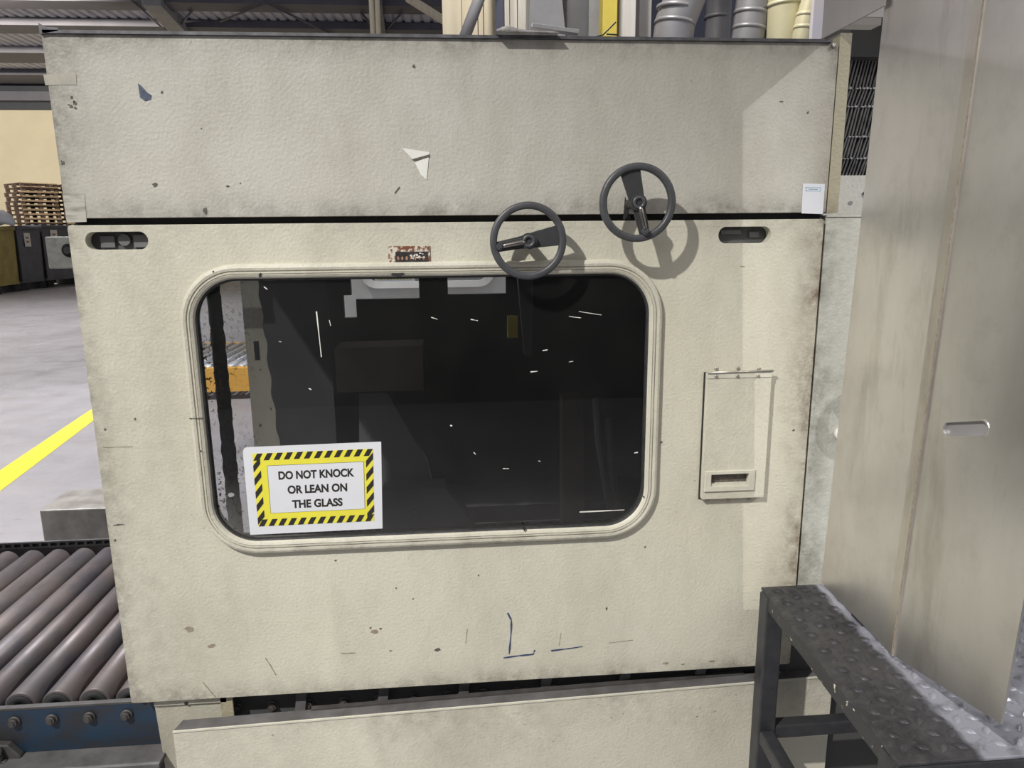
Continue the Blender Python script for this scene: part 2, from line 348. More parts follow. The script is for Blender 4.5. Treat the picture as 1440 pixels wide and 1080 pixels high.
def rr(x0, z0, x1, z1, r, n=10):
    out = []
    for cx, cz, a0 in ((x1 - r, z1 - r, 0), (x0 + r, z1 - r, 90), (x0 + r, z0 + r, 180), (x1 - r, z0 + r, 270)):
        for i in range(n + 1):
            t = math.radians(a0 + 90 * i / n); out.append((cx + r * math.cos(t), cz + r * math.sin(t)))
    return out
def plate(outer, holes, y0, y1):
    """flat plate in the xz plane from y0 (front) to y1 with holes"""
    bm = bmesh.new(); loops = []
    for L in [outer] + holes:
        vs = [bm.verts.new((x, y0, z)) for x, z in L]; loops.append(vs)
        for i in range(len(vs)): bm.edges.new((vs[i], vs[(i + 1) % len(vs)]))
    bmesh.ops.triangle_fill(bm, edges=bm.edges[:], use_beauty=True, use_dissolve=False)
    bm.verts.index_update(); bm.faces.ensure_lookup_table()
    V = [v.co.copy() for v in bm.verts]; Fc = [[v.index for v in f.verts] for f in bm.faces]
    n = len(V); mb = MB()
    side = []
    k = 0
    for L in [outer] + holes:
        m = len(L)
        for i in range(m): a, b = k + i, k + (i + 1) % m; side.append([a, b, n + b, n + a])
        k += m
    mb.add(V + [Vector((v.x, y1, v.z)) for v in V], Fc + [[n + i for i in f][::-1] for f in Fc] + side)
    bm.free(); return mb
def blob(cx, cz, w, h, y, t=0.0006, seed=0, n=14, rough=0.35, rot=0.0):
    R = random.Random(seed); L = []
    for i in range(n):
        a = 2 * PI * i / n; k = 1 + R.uniform(-rough, rough)
        u, v = math.cos(a) * w / 2 * k, math.sin(a) * h / 2 * k
        L.append((cx + u * math.cos(rot) - v * math.sin(rot), y, cz + u * math.sin(rot) + v * math.cos(rot)))
    return MB().prism(L, (0, -t, 0))
def pxpoly(pts, y, t=0.0006):
    return MB().prism([AY(px, py, y) for px, py in pts], (0, -t, 0))
def streak(pts, w, y, seed=0, t=0.0006):
    """irregular stroke through pixel points on the plane y"""
    R = random.Random(seed); P = []
    for (a, b) in zip(pts, pts[1:]):
        for i in range(4): P.append((a[0] + (b[0] - a[0]) * i / 4, a[1] + (b[1] - a[1]) * i / 4))
    P.append(pts[-1]); mb = MB(); Q = [AY(px, py, y) for px, py in P]; vs = []; n = len(Q)
    for i, p in enumerate(Q):
        d = (Q[min(i + 1, n - 1)] - Q[max(i - 1, 0)]).normalized(); nn = Vector((-d.z, 0, d.x)); q = w / 2 * R.uniform(0.45, 1.4)
        vs += [p + nn * q, p - nn * q, p + nn * q + Vector((0, -t, 0)), p - nn * q + Vector((0, -t, 0))]
    fs = [(0, 1, 3, 2), (4 * n - 4, 4 * n - 2, 4 * n - 1, 4 * n - 3)]
    for i in range(n - 1):
        a = 4 * i; b = a + 4; fs += [(a, b, b + 1, a + 1), (a + 2, a + 3, b + 3, b + 2), (a, a + 2, b + 2, b), (a + 1, b + 1, b + 3, a + 3)]
    return mb.add(vs, fs)

# ------------------------------------------------------------ setting
fl = MB().box(-40, -9, -0.2, 16, 40, 0).build('floor', m_floor); tag(fl, kind='structure')
a0, a1 = AZ(0, 662), AZ(0, 691); b0, b1 = AZ(128, 576), AZ(131, 592)
d0 = (b0 - a0); d1 = (b1 - a1)
L = [a1 - d1 * 1.2, a0 - d0 * 1.2, b0 + d0 * 0.25, b1 + d1 * 0.25]
ln = MB().prism([(p.x, p.y, 0.0005) for p in L], (0, 0, 0.002)).build('floor_marking', m_yellowpaint)
tag(ln, 'yellow line painted across the grey concrete floor left of the machine', 'floor marking')

wf_ = MB().box(-1.3, -4.9, 0, 3.4, -4.7, 3.1).build('light_blocker_wall', m_clad); tag(wf_, kind='structure')  # unseen dark wall added behind the camera to darken the window's reflection
wb = MB().box(-40, 36.0, 0, 16, 36.3, 7.55).build('wall_back', m_creamwall); tag(wb, kind='structure')
def onroof(px, py, z): return AZ(px, py, z)
bx('cladding', m_clad, wb, -40, 35.9, 7.55, 16, 36.3, 12.0)
bx('ledge_beam', m_girder, wb, -40, 35.5, 7.9, 16, 35.9, 8.3)
for i in range(12):
    bx('wall_post', m_girder, wb, -36 + i * 4.6, 35.55, 7.56, -35.5 + i * 4.6, 35.88, 11)
g0, g1 = AY(6, 71, 35.85), AY(60, 71, 35.85)
for i in range(4):
    q = g0.lerp(g1, i / 4 + 0.02); q2 = g0.lerp(g1, i / 4 + 0.2)
    bx('roof_light', m_glow, wb, q.x, 35.80, q.z - 0.05, q2.x, 35.88, q.z + 0.07)
h0 = AY(18, 109, 35.3)
bx('lamp_beam', m_board, wb, h0.x, 35.3, h0.z - 0.12, h0.x + 3.4, 35.5, h0.z + 0.08)
for i in range(3):
    q = AY(20 + 19 * i, 108, 35.2); MB().tube([(q.x, 35.3, q.z), (q.x, 35.15, q.z)], 0.08, 10).build('lamp_bulb', m_glowwarm, wb)

ZR = 8.6
cl = MB()
# corrugated roof sheets: shallow trapezoid ridges running away from the camera
xs = []; x = -30.0
while x < 15: xs += [(x, 0), (x + 0.17, 0), (x + 0.21, 0.06), (x + 0.29, 0.06)]; x += 0.33
vs = [(x, y, ZR + 0.25 + h) for y in (8.0, 36.0) for x, h in xs]; n = len(xs)
cl.add(vs, [(i, i + 1, n + i + 1, n + i) for i in range(n - 1)])
ce = cl.build('ceiling', m_roof); tag(ce, kind='structure')
for py0, py1 in ((6, 18), (40, 52), (78, 92), (108, 120)):
    p0 = AZ(420, py1, ZR); p1 = AZ(420, py0, ZR)
    bx('purlin', m_girder, ce, -30, p1.y, ZR, 15, max(p0.y, p1.y + 0.3), ZR + 0.24)
pa, pb = AZ(212, 0, ZR - 0.05), AZ(262, 52, ZR - 0.05)
MB().bar(pa, pb + (pb - pa) * 0.8, 0.55, 0.3).build('rafter', m_greypost, ce)
pa, pb = AZ(536, 52, ZR - 0.05), AZ(529, 0, ZR - 0.05)
MB().bar(pa + (pa - pb) * 0.6, pb, 0.35, 0.3).build('rafter', m_duct2, ce)
for A, B in (((185, 0), (235, 45)), ((310, 30), (385, 0)), ((355, -5), (470, 50)), ((200, 15), (232, 42)), ((270, 15), (255, 34)), ((508, 18), (525, 38)), ((545, 40), (566, 17))):
    MB().tube([AZ(*A, ZR - 0.06), AZ(*B, ZR - 0.06)], 0.035, 6).build('brace', m_girder, ce)
MB().bar(AY(572, -4, 14), AY(628, 31, 14), 0.17, 0.13).build('strut', m_board, ce)

# ------------------------------------------------------------ far left: pallets and skips
def pallet_mb(x, y, z, ang=0.0):
    mb = MB(); wd = 1.15; dp = 1.35
    for k in (0, 1, 2): mb.box(x + 0.01, y + k * 0.62, z, x + wd - 0.01, y + k * 0.62 + 0.1, z + 0.022)
    for k in (0, 1, 2):
        for j in (0, 1, 2): mb.box(x + j * 0.515 + 0.005, y + k * 0.62, z + 0.022, x + j * 0.515 + 0.115, y + k * 0.62 + 0.1, z + 0.115)
    for k in range(7): mb.box(x, y + k * 0.2075, z + 0.115, x + wd, y + k * 0.2075 + 0.1, z + 0.14)
    return mb
def boards_mb(x, y, z):
    mb = MB()
    mb.box(x, y - 0.012, z + 0.112, x + 1.15, y, z + 0.142); mb.box(x, y - 0.012, z, x + 1.15, y, z + 0.022)
    return mb
stacks = [(-13.62, 24.5), (-12.78, 25.5)]
names = ['stack behind the yellow skip', 'stack beside the hood edge']
ordinal = ['topmost', 'second from top', 'third from top', 'fourth from top', 'fifth from top', 'sixth from top', 'seventh from top', 'eighth from top', 'ninth from top', 'tenth from top']
TH = math.radians(50)
base_mb = MB(); first = None
def turn(mb, sx, sy):
    for v in mb.v:
        a, b = v.x, v.y; v.x = sx + a * math.cos(TH) - b * math.sin(TH); v.y = sy + a * math.sin(TH) + b * math.cos(TH)
    return mb
for si, (sx, sy) in enumerate(stacks):
    for k in range(23):
        z = k * 0.148 + 0.001
        if k < 13:
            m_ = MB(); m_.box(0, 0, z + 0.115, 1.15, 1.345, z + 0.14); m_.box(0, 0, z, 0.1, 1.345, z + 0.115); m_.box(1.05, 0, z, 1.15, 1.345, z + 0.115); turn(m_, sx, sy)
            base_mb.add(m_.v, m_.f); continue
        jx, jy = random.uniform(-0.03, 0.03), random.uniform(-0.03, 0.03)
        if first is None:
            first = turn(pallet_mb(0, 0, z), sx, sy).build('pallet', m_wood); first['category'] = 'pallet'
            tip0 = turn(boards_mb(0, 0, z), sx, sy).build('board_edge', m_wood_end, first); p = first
            x_first, y_first = first.location.x, first.location.y
        else:
            p = first.copy(); COL.objects.link(p); t2 = tip0.copy(); COL.objects.link(t2); t2.parent = p
            p.location = (x_first + sx - stacks[0][0] + jx, y_first + sy - stacks[0][1] + jy, z)
        tag(p, 'brown wooden pallet, ' + ordinal[22 - k] + ' in the ' + names[si], 'pallet', 'pallets in the ' + names[si])
bs = base_mb.build('pallet_pile', m_wood); tag(bs, 'lower wooden pallets stacked behind the skips', 'pallets', kind='stuff')

def skip(pxa, pxb, ya, yb_, ztop, mat, label, lab=None):
    A_, B_ = AY(pxa, 350, ya), AY(pxb, 350, yb_); A_.z = B_.z = 0; dv = Vector((-0.80, 0.60, 0)) * 1.3
    r = thing('skip', (A_ + B_) / 2, label, 'skip'); u = (B_ - A_).normalized(); nf = dv.normalized()
    q = lambda p, z: Vector((p.x, p.y, z))
    in_ = nf * 0.10
    mb = MB(); t = nf * 0.05
    mb.prism([q(A_ + in_ + u * 0.05, 0.22), q(B_ + in_ - u * 0.05, 0.22), q(B_, ztop), q(A_, ztop)], t)
    mb.prism([q(A_ + dv - in_ + u * 0.05, 0.22), q(B_ + dv - in_ - u * 0.05, 0.22), q(B_ + dv, ztop), q(A_ + dv, ztop)], -t)
    for p_, s_ in ((A_, 1), (B_, -1)):
        mb.prism([q(p_ + in_ + u * 0.05 * s_, 0.22), q(p_ + u * 0.0 * s_, ztop), q(p_ + dv, ztop), q(p_ + dv - in_ + u * 0.05 * s_, 0.22)], u * 0.04 * s_)
    mb.prism([q(A_ + in_, 0.22), q(B_ + in_, 0.22), q(B_ + dv - in_, 0.22), q(A_ + dv - in_, 0.22)], (0, 0, 0.06))
    mb.build('body', mat, r)
    MB().bar(q(A_ - nf * 0.02, ztop - 0.05), q(B_ - nf * 0.02, ztop - 0.05), 0.07, 0.10).build('rim', mat, r, 0.02)
    for k_ in (0.12, 0.88):
        c_ = A_.lerp(B_, k_); MB().bar(q(c_ + nf * 0.12, 0.11), q(c_ + dv - nf * 0.12, 0.11), 0.2, 0.22).build('foot', m_black, r)
    if lab:
        w, h = lab[2], lab[3]; k_ = lab[0]; zc_ = lab[1]; f_ = nf * (0.10 * (ztop - zc_) / (ztop - 0.22)) - nf * 0.012
        c_ = A_.lerp(B_, k_) + f_
        ll = MB().prism([q(c_ - u * w, zc_ - h), q(c_ + u * w, zc_ - h), q(c_ + u * w, zc_ + h), q(c_ - u * w, zc_ + h)], -nf * 0.012).build('paper_label', m_label_white, r)
        for dz in (0.3, -0.3):
            c2 = c_ - nf * 0.013; MB().prism([q(c2 - u * w * .5, zc_ + h * (dz - .14)), q(c2 + u * w * .5, zc_ + h * (dz - .14)), q(c2 + u * w * .5, zc_ + h * (dz + .14)), q(c2 - u * w * .5, zc_ + h * (dz + .14))], -nf * 0.004).build('print', m_brownprint, ll)
    return r
skip(-16, 23.5, 19.3, 20.9, 1.87, m_skip_y, 'large yellow steel skip with black dirt at the left picture edge')
skip(25.5, 60, 21.0, 22.3, 1.90, m_skip_b, 'dark blue skip with white label between the yellow skip and its twin', (0.42, 1.50, 0.16, 0.20))
skip(61.5, 108, 22.4, 24.2, 1.96, m_skip_b, 'dark blue skip behind the grey junction box, label half hidden', (0.35, 1.60, 0.18, 0.20))
# white sack on the yellow skip
sk = MB(); c = AY(4, 312, 20.2); sk.tube([(c.x - 0.4, 20.2, 1.94), (c.x - 0.15, 20.2, 2.06), (c.x + 0.02, 20.2, 2.14), (c.x + 0.15, 20.2, 2.06), (c.x + 0.3, 20.2, 1.94)], [0.12, 0.18, 0.2, 0.16, 0.06], 10)
tag(sk.build('sack', m_paper), 'white sack lying on top of the yellow skip', 'sack')

# ------------------------------------------------------------ steel block by the conveyor
pts = [AZ(55, 718, 0.35), AZ(92, 690, 0.35), AZ(200, 680, 0.35), AZ(215, 712, 0.35)]
pts = [(p.x, p.y, 0.0) for p in pts]
pl = MB().prism(pts, (0, 0, 0.35)).build('steel_block', m_plinth, None, 0.006)
tag(pl, 'dented grey metal box standing on the floor behind the roller conveyor', 'box')

# orange roller table seen through the window
r = thing('roller_table', (-1.6, 5.6, 0), 'orange roller table on the floor seen through the left of the window', 'roller table')
p0 = AZ(270, 516, 0.3); p1 = AZ(362, 514, 0.3); p0.y = p1.y = 5.15
bx('front_beam', m_orange, r, p0.x - 0.5, 5.1, 0.08, p1.x + 0.3, 5.18, 0.30)
bx('back_beam', m_orange, r, p0.x - 0.5, 6.75, 0.08, p1.x + 0.3, 6.83, 0.30)
for i in range(12):
    xx = p0.x - 0.4 + i * 0.105
    MB().tube([(xx, 5.18, 0.27), (xx, 6.75, 0.27)], 0.042, 12).build('roller', m_zinc, r)
for xx in (p0.x - 0.45, p1.x + 0.2):
    for yy in (5.11, 6.76): bx('leg', m_orange, r, xx, yy, 0, xx + 0.06, yy + 0.06, 0.10)

# ------------------------------------------------------------ second machine behind, seen through the window
r = thing('cabinet', (0.6, 3.6, 0), 'white cabinet with rounded window seen through the machine window', 'cabinet')
wz = 1.155; cx0, cx1 = 0.19, 1.045
outer = [(-0.1, 0.93), (1.35, 0.93), (1.35, 2.05), (-0.1, 2.05)]
plate(outer, [rr(cx0, wz, cx1, 1.75, 0.1)], 3.2, 3.24).build('door', m_white, r)
fr = MB(); inn = rr(cx0 + 0.03, wz + 0.03, cx1 - 0.03, 1.72, 0.075); out = rr(cx0 - 0.012, wz - 0.012, cx1 + 0.012, 1.762, 0.11); n = len(inn)
fr.add([(x, 3.20, z) for x, z in out] + [(x, 3.175, z) for x, z in out] + [(x, 3.185, z) for x, z in inn] + [(x, 3.22, z) for x, z in inn],
       [(a * n + i, a * n + (i + 1) % n, ((a + 1) % 4) * n + (i + 1) % n, ((a + 1) % 4) * n + i) for a in range(4) for i in range(n)])
fr.build('window_frame', m_white, r)
MB().prism([(x, 3.21, z) for x, z in inn], (0, 0.006, 0)).build('window_pane', m_duct, r)
bx('lower_body', m_inside, r, -0.1, 3.24, 0, 1.35, 4.0, 1.06)
bx('body', m_greypost, r, -0.1, 3.24, 1.06, 1.35, 4.0, 2.1)
s = MB().box(0.27, 3.196, 1.185, 0.53, 3.198, 1.40).build('warning_sign', m_paper)
tag(s, 'small white sign with yellow striped border on the white cabinet behind', 'sign')
bx('border', m_yellow, s, 0.285, 3.194, 1.20, 0.515, 3.196, 1.385)
for i in range(11): MB().prism([(0.287 + i * 0.021, 3.194, 1.20), (0.295 + i * 0.021, 3.194, 1.20), (0.303 + i * 0.021, 3.194, 1.218), (0.295 + i * 0.021, 3.194, 1.218)], (0, -0.001, 0)).build('stripe', m_ink, s)

# ------------------------------------------------------------ hall structure above the hood (each standing on the floor)
def post(name, mat, px0, px1, y, label, cat, depth=0.15, ztop=5.2, seams=()):
    xa, xb = AY(px0, 25, y).x, AY(px1, 25, y).x
    o = MB().box(xa, y, 0, xb, y + depth, ztop).build(name, mat, None, 0.004)
    tag(o, label, cat); return o
def boards(name, mat, cuts, y, label, cat, depth=0.06, ztop=5.2):
    xs = [AY(p, 25, y).x for p in cuts]; r = thing(name, ((xs[0] + xs[-1]) / 2, y, 0), label, cat)
    for i, (xa, xb) in enumerate(zip(xs, xs[1:])):
        dy = (i * 37 % 3) * 0.008
        bx('panel', mat, r, xa + 0.003, y + dy, 0, xb - 0.003, y + depth, ztop, bevel=0.003)
    return r
post('steel_column', m_board, 622, 649, 4.6, 'cream painted column behind the hood left of the slanted grey pipe', 'column', 0.3)
boards('panel_screen', m_board, (649, 672, 680, 697), 4.8, 'cream panels standing behind the slanted grey pipe', 'panel')
pa, pb = AY(652, 56, 4.4), AY(673, 0, 4.4)
g = MB().tube([pa + (pa - pb) * 0.9, pb + (pb - pa) * 1.5], 0.045, 14); g.tube([(pa + (pa - pb) * 0.9), Vector(((pa + (pa - pb) * 0.9).x - 0.12, 4.4, 0))], 0.045, 14)
tag(g.build('slanted_pipe', m_duct), 'slanted grey pipe crossing the cream panels behind the hood', 'pipe')
post('navy_column', m_navy, 697, 709, 4.5, 'narrow navy column between cream and pale boards behind the hood', 'column', 0.2)
boards('panel_screen', m_board2, (709, 717, 728, 742), 4.5, 'pale weathered boards right of the navy column above the rag', 'panel')
o = MB(); xa, xb, xc, xd = AY(741, 57, 4.2).x, AY(797, 57, 4.2).x, AY(745, 0, 4.2).x, AY(791, 0, 4.2).x
k = 2.4
o.prism([(xa, 4.2, 0), (xb + 0.02, 4.2, 0), (xb + 0.02, 4.2, 2.7), (xd, 4.2, 3.2), (xd, 4.2, 5.2), (xc, 4.2, 5.2), (xc, 4.2, 3.2), (xa, 4.2, 2.7)], (0, 0.25, 0))
tag(o.build('rectangular_duct', m_duct, None, 0.006), 'grey tapering sheet metal duct above the grey bar', 'duct')
post('rectangular_duct', m_duct2, 797, 828, 4.5, 'dark grey duct right of the tapering duct behind the hood', 'duct', 0.4)
post('steel_column', m_greypost, 828, 847, 4.4, 'grey column left of the yellow post', 'column', 0.15)
post('yellow_post', m_yellowpost, 847.5, 868, 4.2, 'yellow post behind the hood with a wire in front', 'post', 0.15)
post('white_post', m_whitepost, 871, 894, 4.3, 'white post right of the yellow post', 'post', 0.15)
post('white_post', m_whitepost, 899, 916, 4.6, 'white post left of the slanted round grey duct', 'post', 0.15)
def duct(name, mat, pts, w, y, label, bands=()):
    P = [AY(px, py, y) for px, py in pts]; r_ = (AY(pts[0][0] + w / 2, pts[0][1], y) - AY(pts[0][0] - w / 2, pts[0][1], y)).length / 2
    lo = Vector((P[0].x, y, 2.3)); ft = Vector((lo.x, y, 0))
    e_ = P[-1] + (P[-1] - P[-2]).normalized() * 0.12; P = [ft, lo] + P + [e_, e_ + Vector((0, 0, 0.25)), e_ + Vector((0, 0, 2.0))]
    r = thing(name, (lo.x, y, 0), label, 'duct')
    MB().tube(P, r_, 28).build('tube', mat, r)
    for (a, b), tilt in bands:
        c = AY(a, b, y); d = (P[3] - P[2]).normalized()
        MB().ring(c, d, [(r_ * 0.97, -0.014), (r_ * 1.025, -0.014), (r_ * 1.025, 0.014), (r_ * 0.97, 0.014)], 28).build('band', mat, r)
    return r
duct('round_duct', m_duct, [(945, 62), (950, 30), (968, -15)], 55, 4.2, 'grey round duct leaning right beside the white posts', [((952, 14), 0), ((949, 34), 0)])
duct('round_duct', m_duct2, [(1008, 62), (1010, 30), (1012, -15)], 34, 5.2, 'dark vertical duct in the gap between two lighter ducts', [((1009, 25), 0)])
duct('round_duct', m_duct, [(1050, 62), (1055, 30), (1062, -15)], 46, 4.3, 'grey round duct with bright bands left of the cream duct', [((1053, 42), 0), ((1056, 20), 0)])
duct('round_duct', m_ductcream, [(1102, 62), (1103, 30), (1104, -15)], 48, 4.2, 'thick vertical cream duct with a wide collar', [((1103, 8), 0)])
duct('round_duct', m_ductcream, [(1126, 62), (1132, 30), (1146, -15)], 26, 4.0, 'thin cream duct curving beside the lilac sheet', [((1130, 40), 0), ((1134, 22), 0)])
post('lilac_sheet', m_lilac, 1143, 1160, 3.6, 'pale lilac metal strip standing left of the sheet canopy', 'metal sheet', 0.04)
o = MB().box(1.2, 7.5, 0, 6.5, 7.7, 5.6).build('partition', m_navy); tag(o, 'dark navy partition far behind the round ducts', 'partition')
for px in (523.5, 531.5):
    c = AY(px, 30, 9.0); o = MB().tube([(c.x, 9.0, 0), (c.x, 9.0, 7.5)], 0.035, 10).build('thin_pipe', m_board)
    tag(o, 'thin cream vertical pipe behind the hood, ' + ('left one of the pair' if px < 526 else 'right one of the pair'), 'pipe')

# ------------------------------------------------------------ roller conveyor
ZC = 0.372; YF = 0.05; YB = 0.96
cv = thing('roller_conveyor', (-0.3, 0.5, 0), 'blue framed roller conveyor with worn steel rollers running into the machine', 'conveyor')
for xa, xb, mm in ((-1.25, 0.21, m_bluesteel), (0.21, 1.57, m_inside)):
    MB().box(xa, YF, 0.255, xb, YF + 0.012, ZC + 0.004).build('side_channel', mm, cv, 0.002)
bx('top_edge', m_greysteel, cv, -1.25, YF - 0.001, ZC - 0.002, 0.21, YF + 0.014, ZC + 0.0055, bevel=0.002)
bx('bottom_flange', m_footgrey, cv, -1.25, YF - 0.07, 0.243, 0.055, YF + 0.012, 0.255, bevel=0.002)
bx('back_channel', m_greysteel, cv, -1.25, YB, 0.25, 1.57, YB + 0.014, 0.392, bevel=0.002)
sl = MB()
zt = 0.392
sl.box(-1.25, YB - 0.004, zt, 1.5, YB + 0.004, zt + 0.006); sl.box(-1.25, YB - 0.004, zt + 0.018, 1.5, YB + 0.004, zt + 0.024)
for i in range(90): sl.box(-1.25 + i * 0.031, YB - 0.004, zt + 0.006, -1.25 + i * 0.031 + 0.009, YB + 0.004, zt + 0.018)
sl.build('slotted_rail', m_footgrey, cv); bx('rail_backing', m_black, cv, -1.25, YB + 0.004, zt - 0.01, 1.5, YB + 0.008, zt + 0.022)
PITCH = 0.0865; xb0 = AY(179, 1006, YF).x
rol = MB().tube([(0, YF + 0.03, 0), (0, YF + 0.032, 0), (0, YB - 0.03, 0), (0, YB - 0.028, 0)], [0.035, 0.0385, 0.0385, 0.035], 28)
cap = MB().ring((0, YF + 0.0295, 0), (0, 1, 0), [(0.012, -0.003), (0.030, -0.003), (0.030, 0.002), (0.012, 0.002)], 24)
bol = MB().tube([(0, YF - 0.004, 0), (0, YF - 0.012, 0)], 0.0105, 6).tube([(0, YF - 0.012, 0), (0, YF - 0.015, 0)], 0.006, 10).ring((0, YF, 0), (0, 1, 0), [(0.004, -0.004), (0.0145, -0.004), (0.0145, 0), (0.004, 0)], 16)
pr = {}
def place(key, mb, mat, x, z, parent):
    if key not in pr:
        o = mb.build(key, mat, None); me = o.data; off = o.location.copy(); pr[key] = (me, off); bpy.data.objects.remove(o)
    me, off = pr[key]; o = bpy.data.objects.new(key, me); COL.objects.link(o); o.parent = parent
    base = Vector(parent.location) + (Vector(parent.parent.location) if parent.parent else Vector())
    o.location = Vector((x, 0, z)) + off - base
    return o
for i in range(-13, 17):
    xx = xb0 + i * PITCH
    R_ = place('roller', rol, m_roller, xx, ZC - 0.013, cv)
    if i < 2: place('end_cap', cap, m_black, xx, ZC - 0.013, R_)
    place('bolt', bol, m_bolt, xx, ZC - 0.030, cv)
# bearing block at the far left of the channel
c = AY(8, 1058, YF); bb = MB()
bb.prism([(c.x - 0.05, YF, c.z - 0.05), (c.x + 0.035, YF, c.z - 0.045), (c.x + 0.045, YF, c.z + 0.0), (c.x + 0.02, YF, c.z + 0.032), (c.x - 0.05, YF, c.z + 0.04)], (0, -0.02, 0))
bb.ring((c.x - 0.025, YF - 0.02, c.z), (0, 1, 0), [(0.016, -0.02), (0.034, -0.014), (0.036, 0), (0.016, 0)], 24)
bearing = bb.build('bearing_block', m_greysteel, cv, 0.003)
for dx, dz in ((0.012, -0.008), (0.004, 0.022)):
    MB().tube([(c.x + dx, YF - 0.02, c.z + dz), (c.x + dx, YF - 0.034, c.z + dz)], 0.008, 6).build('bearing_bolt', m_bolt, bearing)
for xx in (-1.1, -0.6, 0.75, 1.45):
    bx('leg', m_bluesteel, cv, xx, YF + 0.012, 0, xx + 0.06, YF + 0.07, 0.26); bx('leg', m_bluesteel, cv, xx, YB - 0.06, 0, xx + 0.06, YB, 0.26)

# ------------------------------------------------------------ the machine
MC = thing('industrial_machine', (0.8, 0.6, 0), 'large cream enamelled industrial machine with rounded window and two handwheels', 'machine')
ZD0, ZD1, ZH0, ZH1 = 0.4055, 1.500, 1.514, 1.861
GX0, GX1, GZ0, GZ1 = 0.2345, 1.210, 0.8005, 1.388
door_out = rr(0.0, ZD0, 1.6, ZD1, 0.006, 3)
SL1 = rr(0.032, 1.4505, 0.1555, 1.4865, 0.0175, 8); SL2 = rr(1.3615, 1.449, 1.480, 1.485, 0.0175, 8)
hx0, hx1, hz0, hz1 = 1.3455, 1.4965, 0.860, 1.162
door = plate(door_out, [rr(GX0, GZ0, GX1, GZ1, 0.092, 14), SL1, SL2], 0.0, 0.025).build('front_door', m_door, MC, 0.0015)
# window frame profile swept round the opening
def sweep_frame(prof, name, mat, parent):
    mb = MB(); nseg = 14
    base = rr(GX0, GZ0, GX1, GZ1, 0.092, nseg); n = len(base); m = len(prof); vs = []
    nrm = []
    for ci, a0 in enumerate((0, 90, 180, 270)):
        for i in range(nseg + 1): t = math.radians(a0 + 90 * i / nseg); nrm.append((math.cos(t), math.sin(t)))
    for (x, z), (nx, nz) in zip(base, nrm):
        for o_, y in prof: vs.append((x + nx * o_, y, z + nz * o_))
    fs = [(i * m + j, ((i + 1) % n) * m + j, ((i + 1) % n) * m + (j + 1) % m, i * m + (j + 1) % m) for i in range(n) for j in range(m)]
    return mb.add(vs, fs).build(name, mat, parent)
wf = sweep_frame([(0.030, 0.0), (0.0298, -0.006), (0.027, -0.0115), (0.022, -0.0135), (0.017, -0.0125), (0.0158, -0.0095), (0.0145, -0.0095), (0.0138, -0.0125),
                  (0.0108, -0.0125), (0.0100, -0.0105), (0.009, -0.0105), (0.008, -0.0125), (0.003, -0.010), (0.0, -0.005), (0.0, 0.0)], 'window_frame', m_frame, MC)
for px, py, w, h, s_ in ((366, 387, 4, 6, 1), (559, 386, 15, 6, 2), (283, 634, 2.4, 2.4, 3), (905, 698, 2, 2, 4), (737, 744, 3, 5, 5), (300, 382, 2, 3, 6)):
    c = AY(px, py, -0.0115); blob(c.x, c.z, w * 0.00152, h * 0.00152, -0.0095, 0.004, s_, 10, 0.4).build('dark_chip', m_gasket, wf)
c = AY(273, 588, -0.010); bx('joint_line', m_darkchip, wf, 0.2045, -0.0137, c.z - 0.0007, 0.2345, -0.009, c.z + 0.0007)
sweep_frame([(0.001, -0.0055), (-0.0035, -0.003), (-0.005, 0.003), (-0.003, 0.008), (0.001, 0.008)], 'gasket', m_gasket, MC)
glass = MB().prism([(x, 0.003, z) for x, z in rr(GX0 - 0.0, GZ0, GX1, GZ1, 0.092, 14)], (0, 0.005, 0)).build('window_glass', m_glass, MC)
YG = 0.0024
for i, (a, b, w) in enumerate((((445, 438), (452, 502), 0.0022), ((606, 446), (615, 449), 0.0015), ((662, 449), (672, 451), 0.0016), ((800, 445), (817, 447), 0.0013), ((814, 438), (846, 443), 0.0018),
        ((763, 493), (770, 492), 0.0018), ((746, 523), (756, 522), 0.0022), ((800, 509), (806, 508), 0.0014), ((707, 659), (716, 659), 0.0016), ((892, 637), (897, 636), 0.003), ((463, 450), (465, 458), 0.0015), ((371, 403), (376, 407), 0.0018),
        ((815, 720), (878, 717), 0.003), ((633, 598), (636, 599), 0.003), ((434, 546), (438, 548), 0.002), ((757, 648), (760, 649), 0.0015), ((392, 480), (396, 481), 0.001), ((666, 636), (669, 639), 0.0015))):
    streak([a, b], w, YG, i, 0.0003).build('scratch', m_scratch, glass)
for i, (px, py, w) in enumerate(((366, 520, 0.003), (381, 575, 0.004), (366, 598, 0.005), (384, 526, 0.0025), (513, 592, 0.004), (346, 469, 0.0028), (279, 487, 0.004), (285, 421, 0.004), (584, 720, 0.006))):
    c = AY(px, py, YG); blob(c.x, c.z, w, w * 1.7, YG, 0.0003, i, 9, 0.35, 0.4).build('dirt_spot', m_gasket, glass)
c = AY(325, 696, YG); blob(c.x, c.z, 0.014, 0.010, YG, 0.0003, 5, 14, 0.12).build('paint_drip', m_greypost, glass)

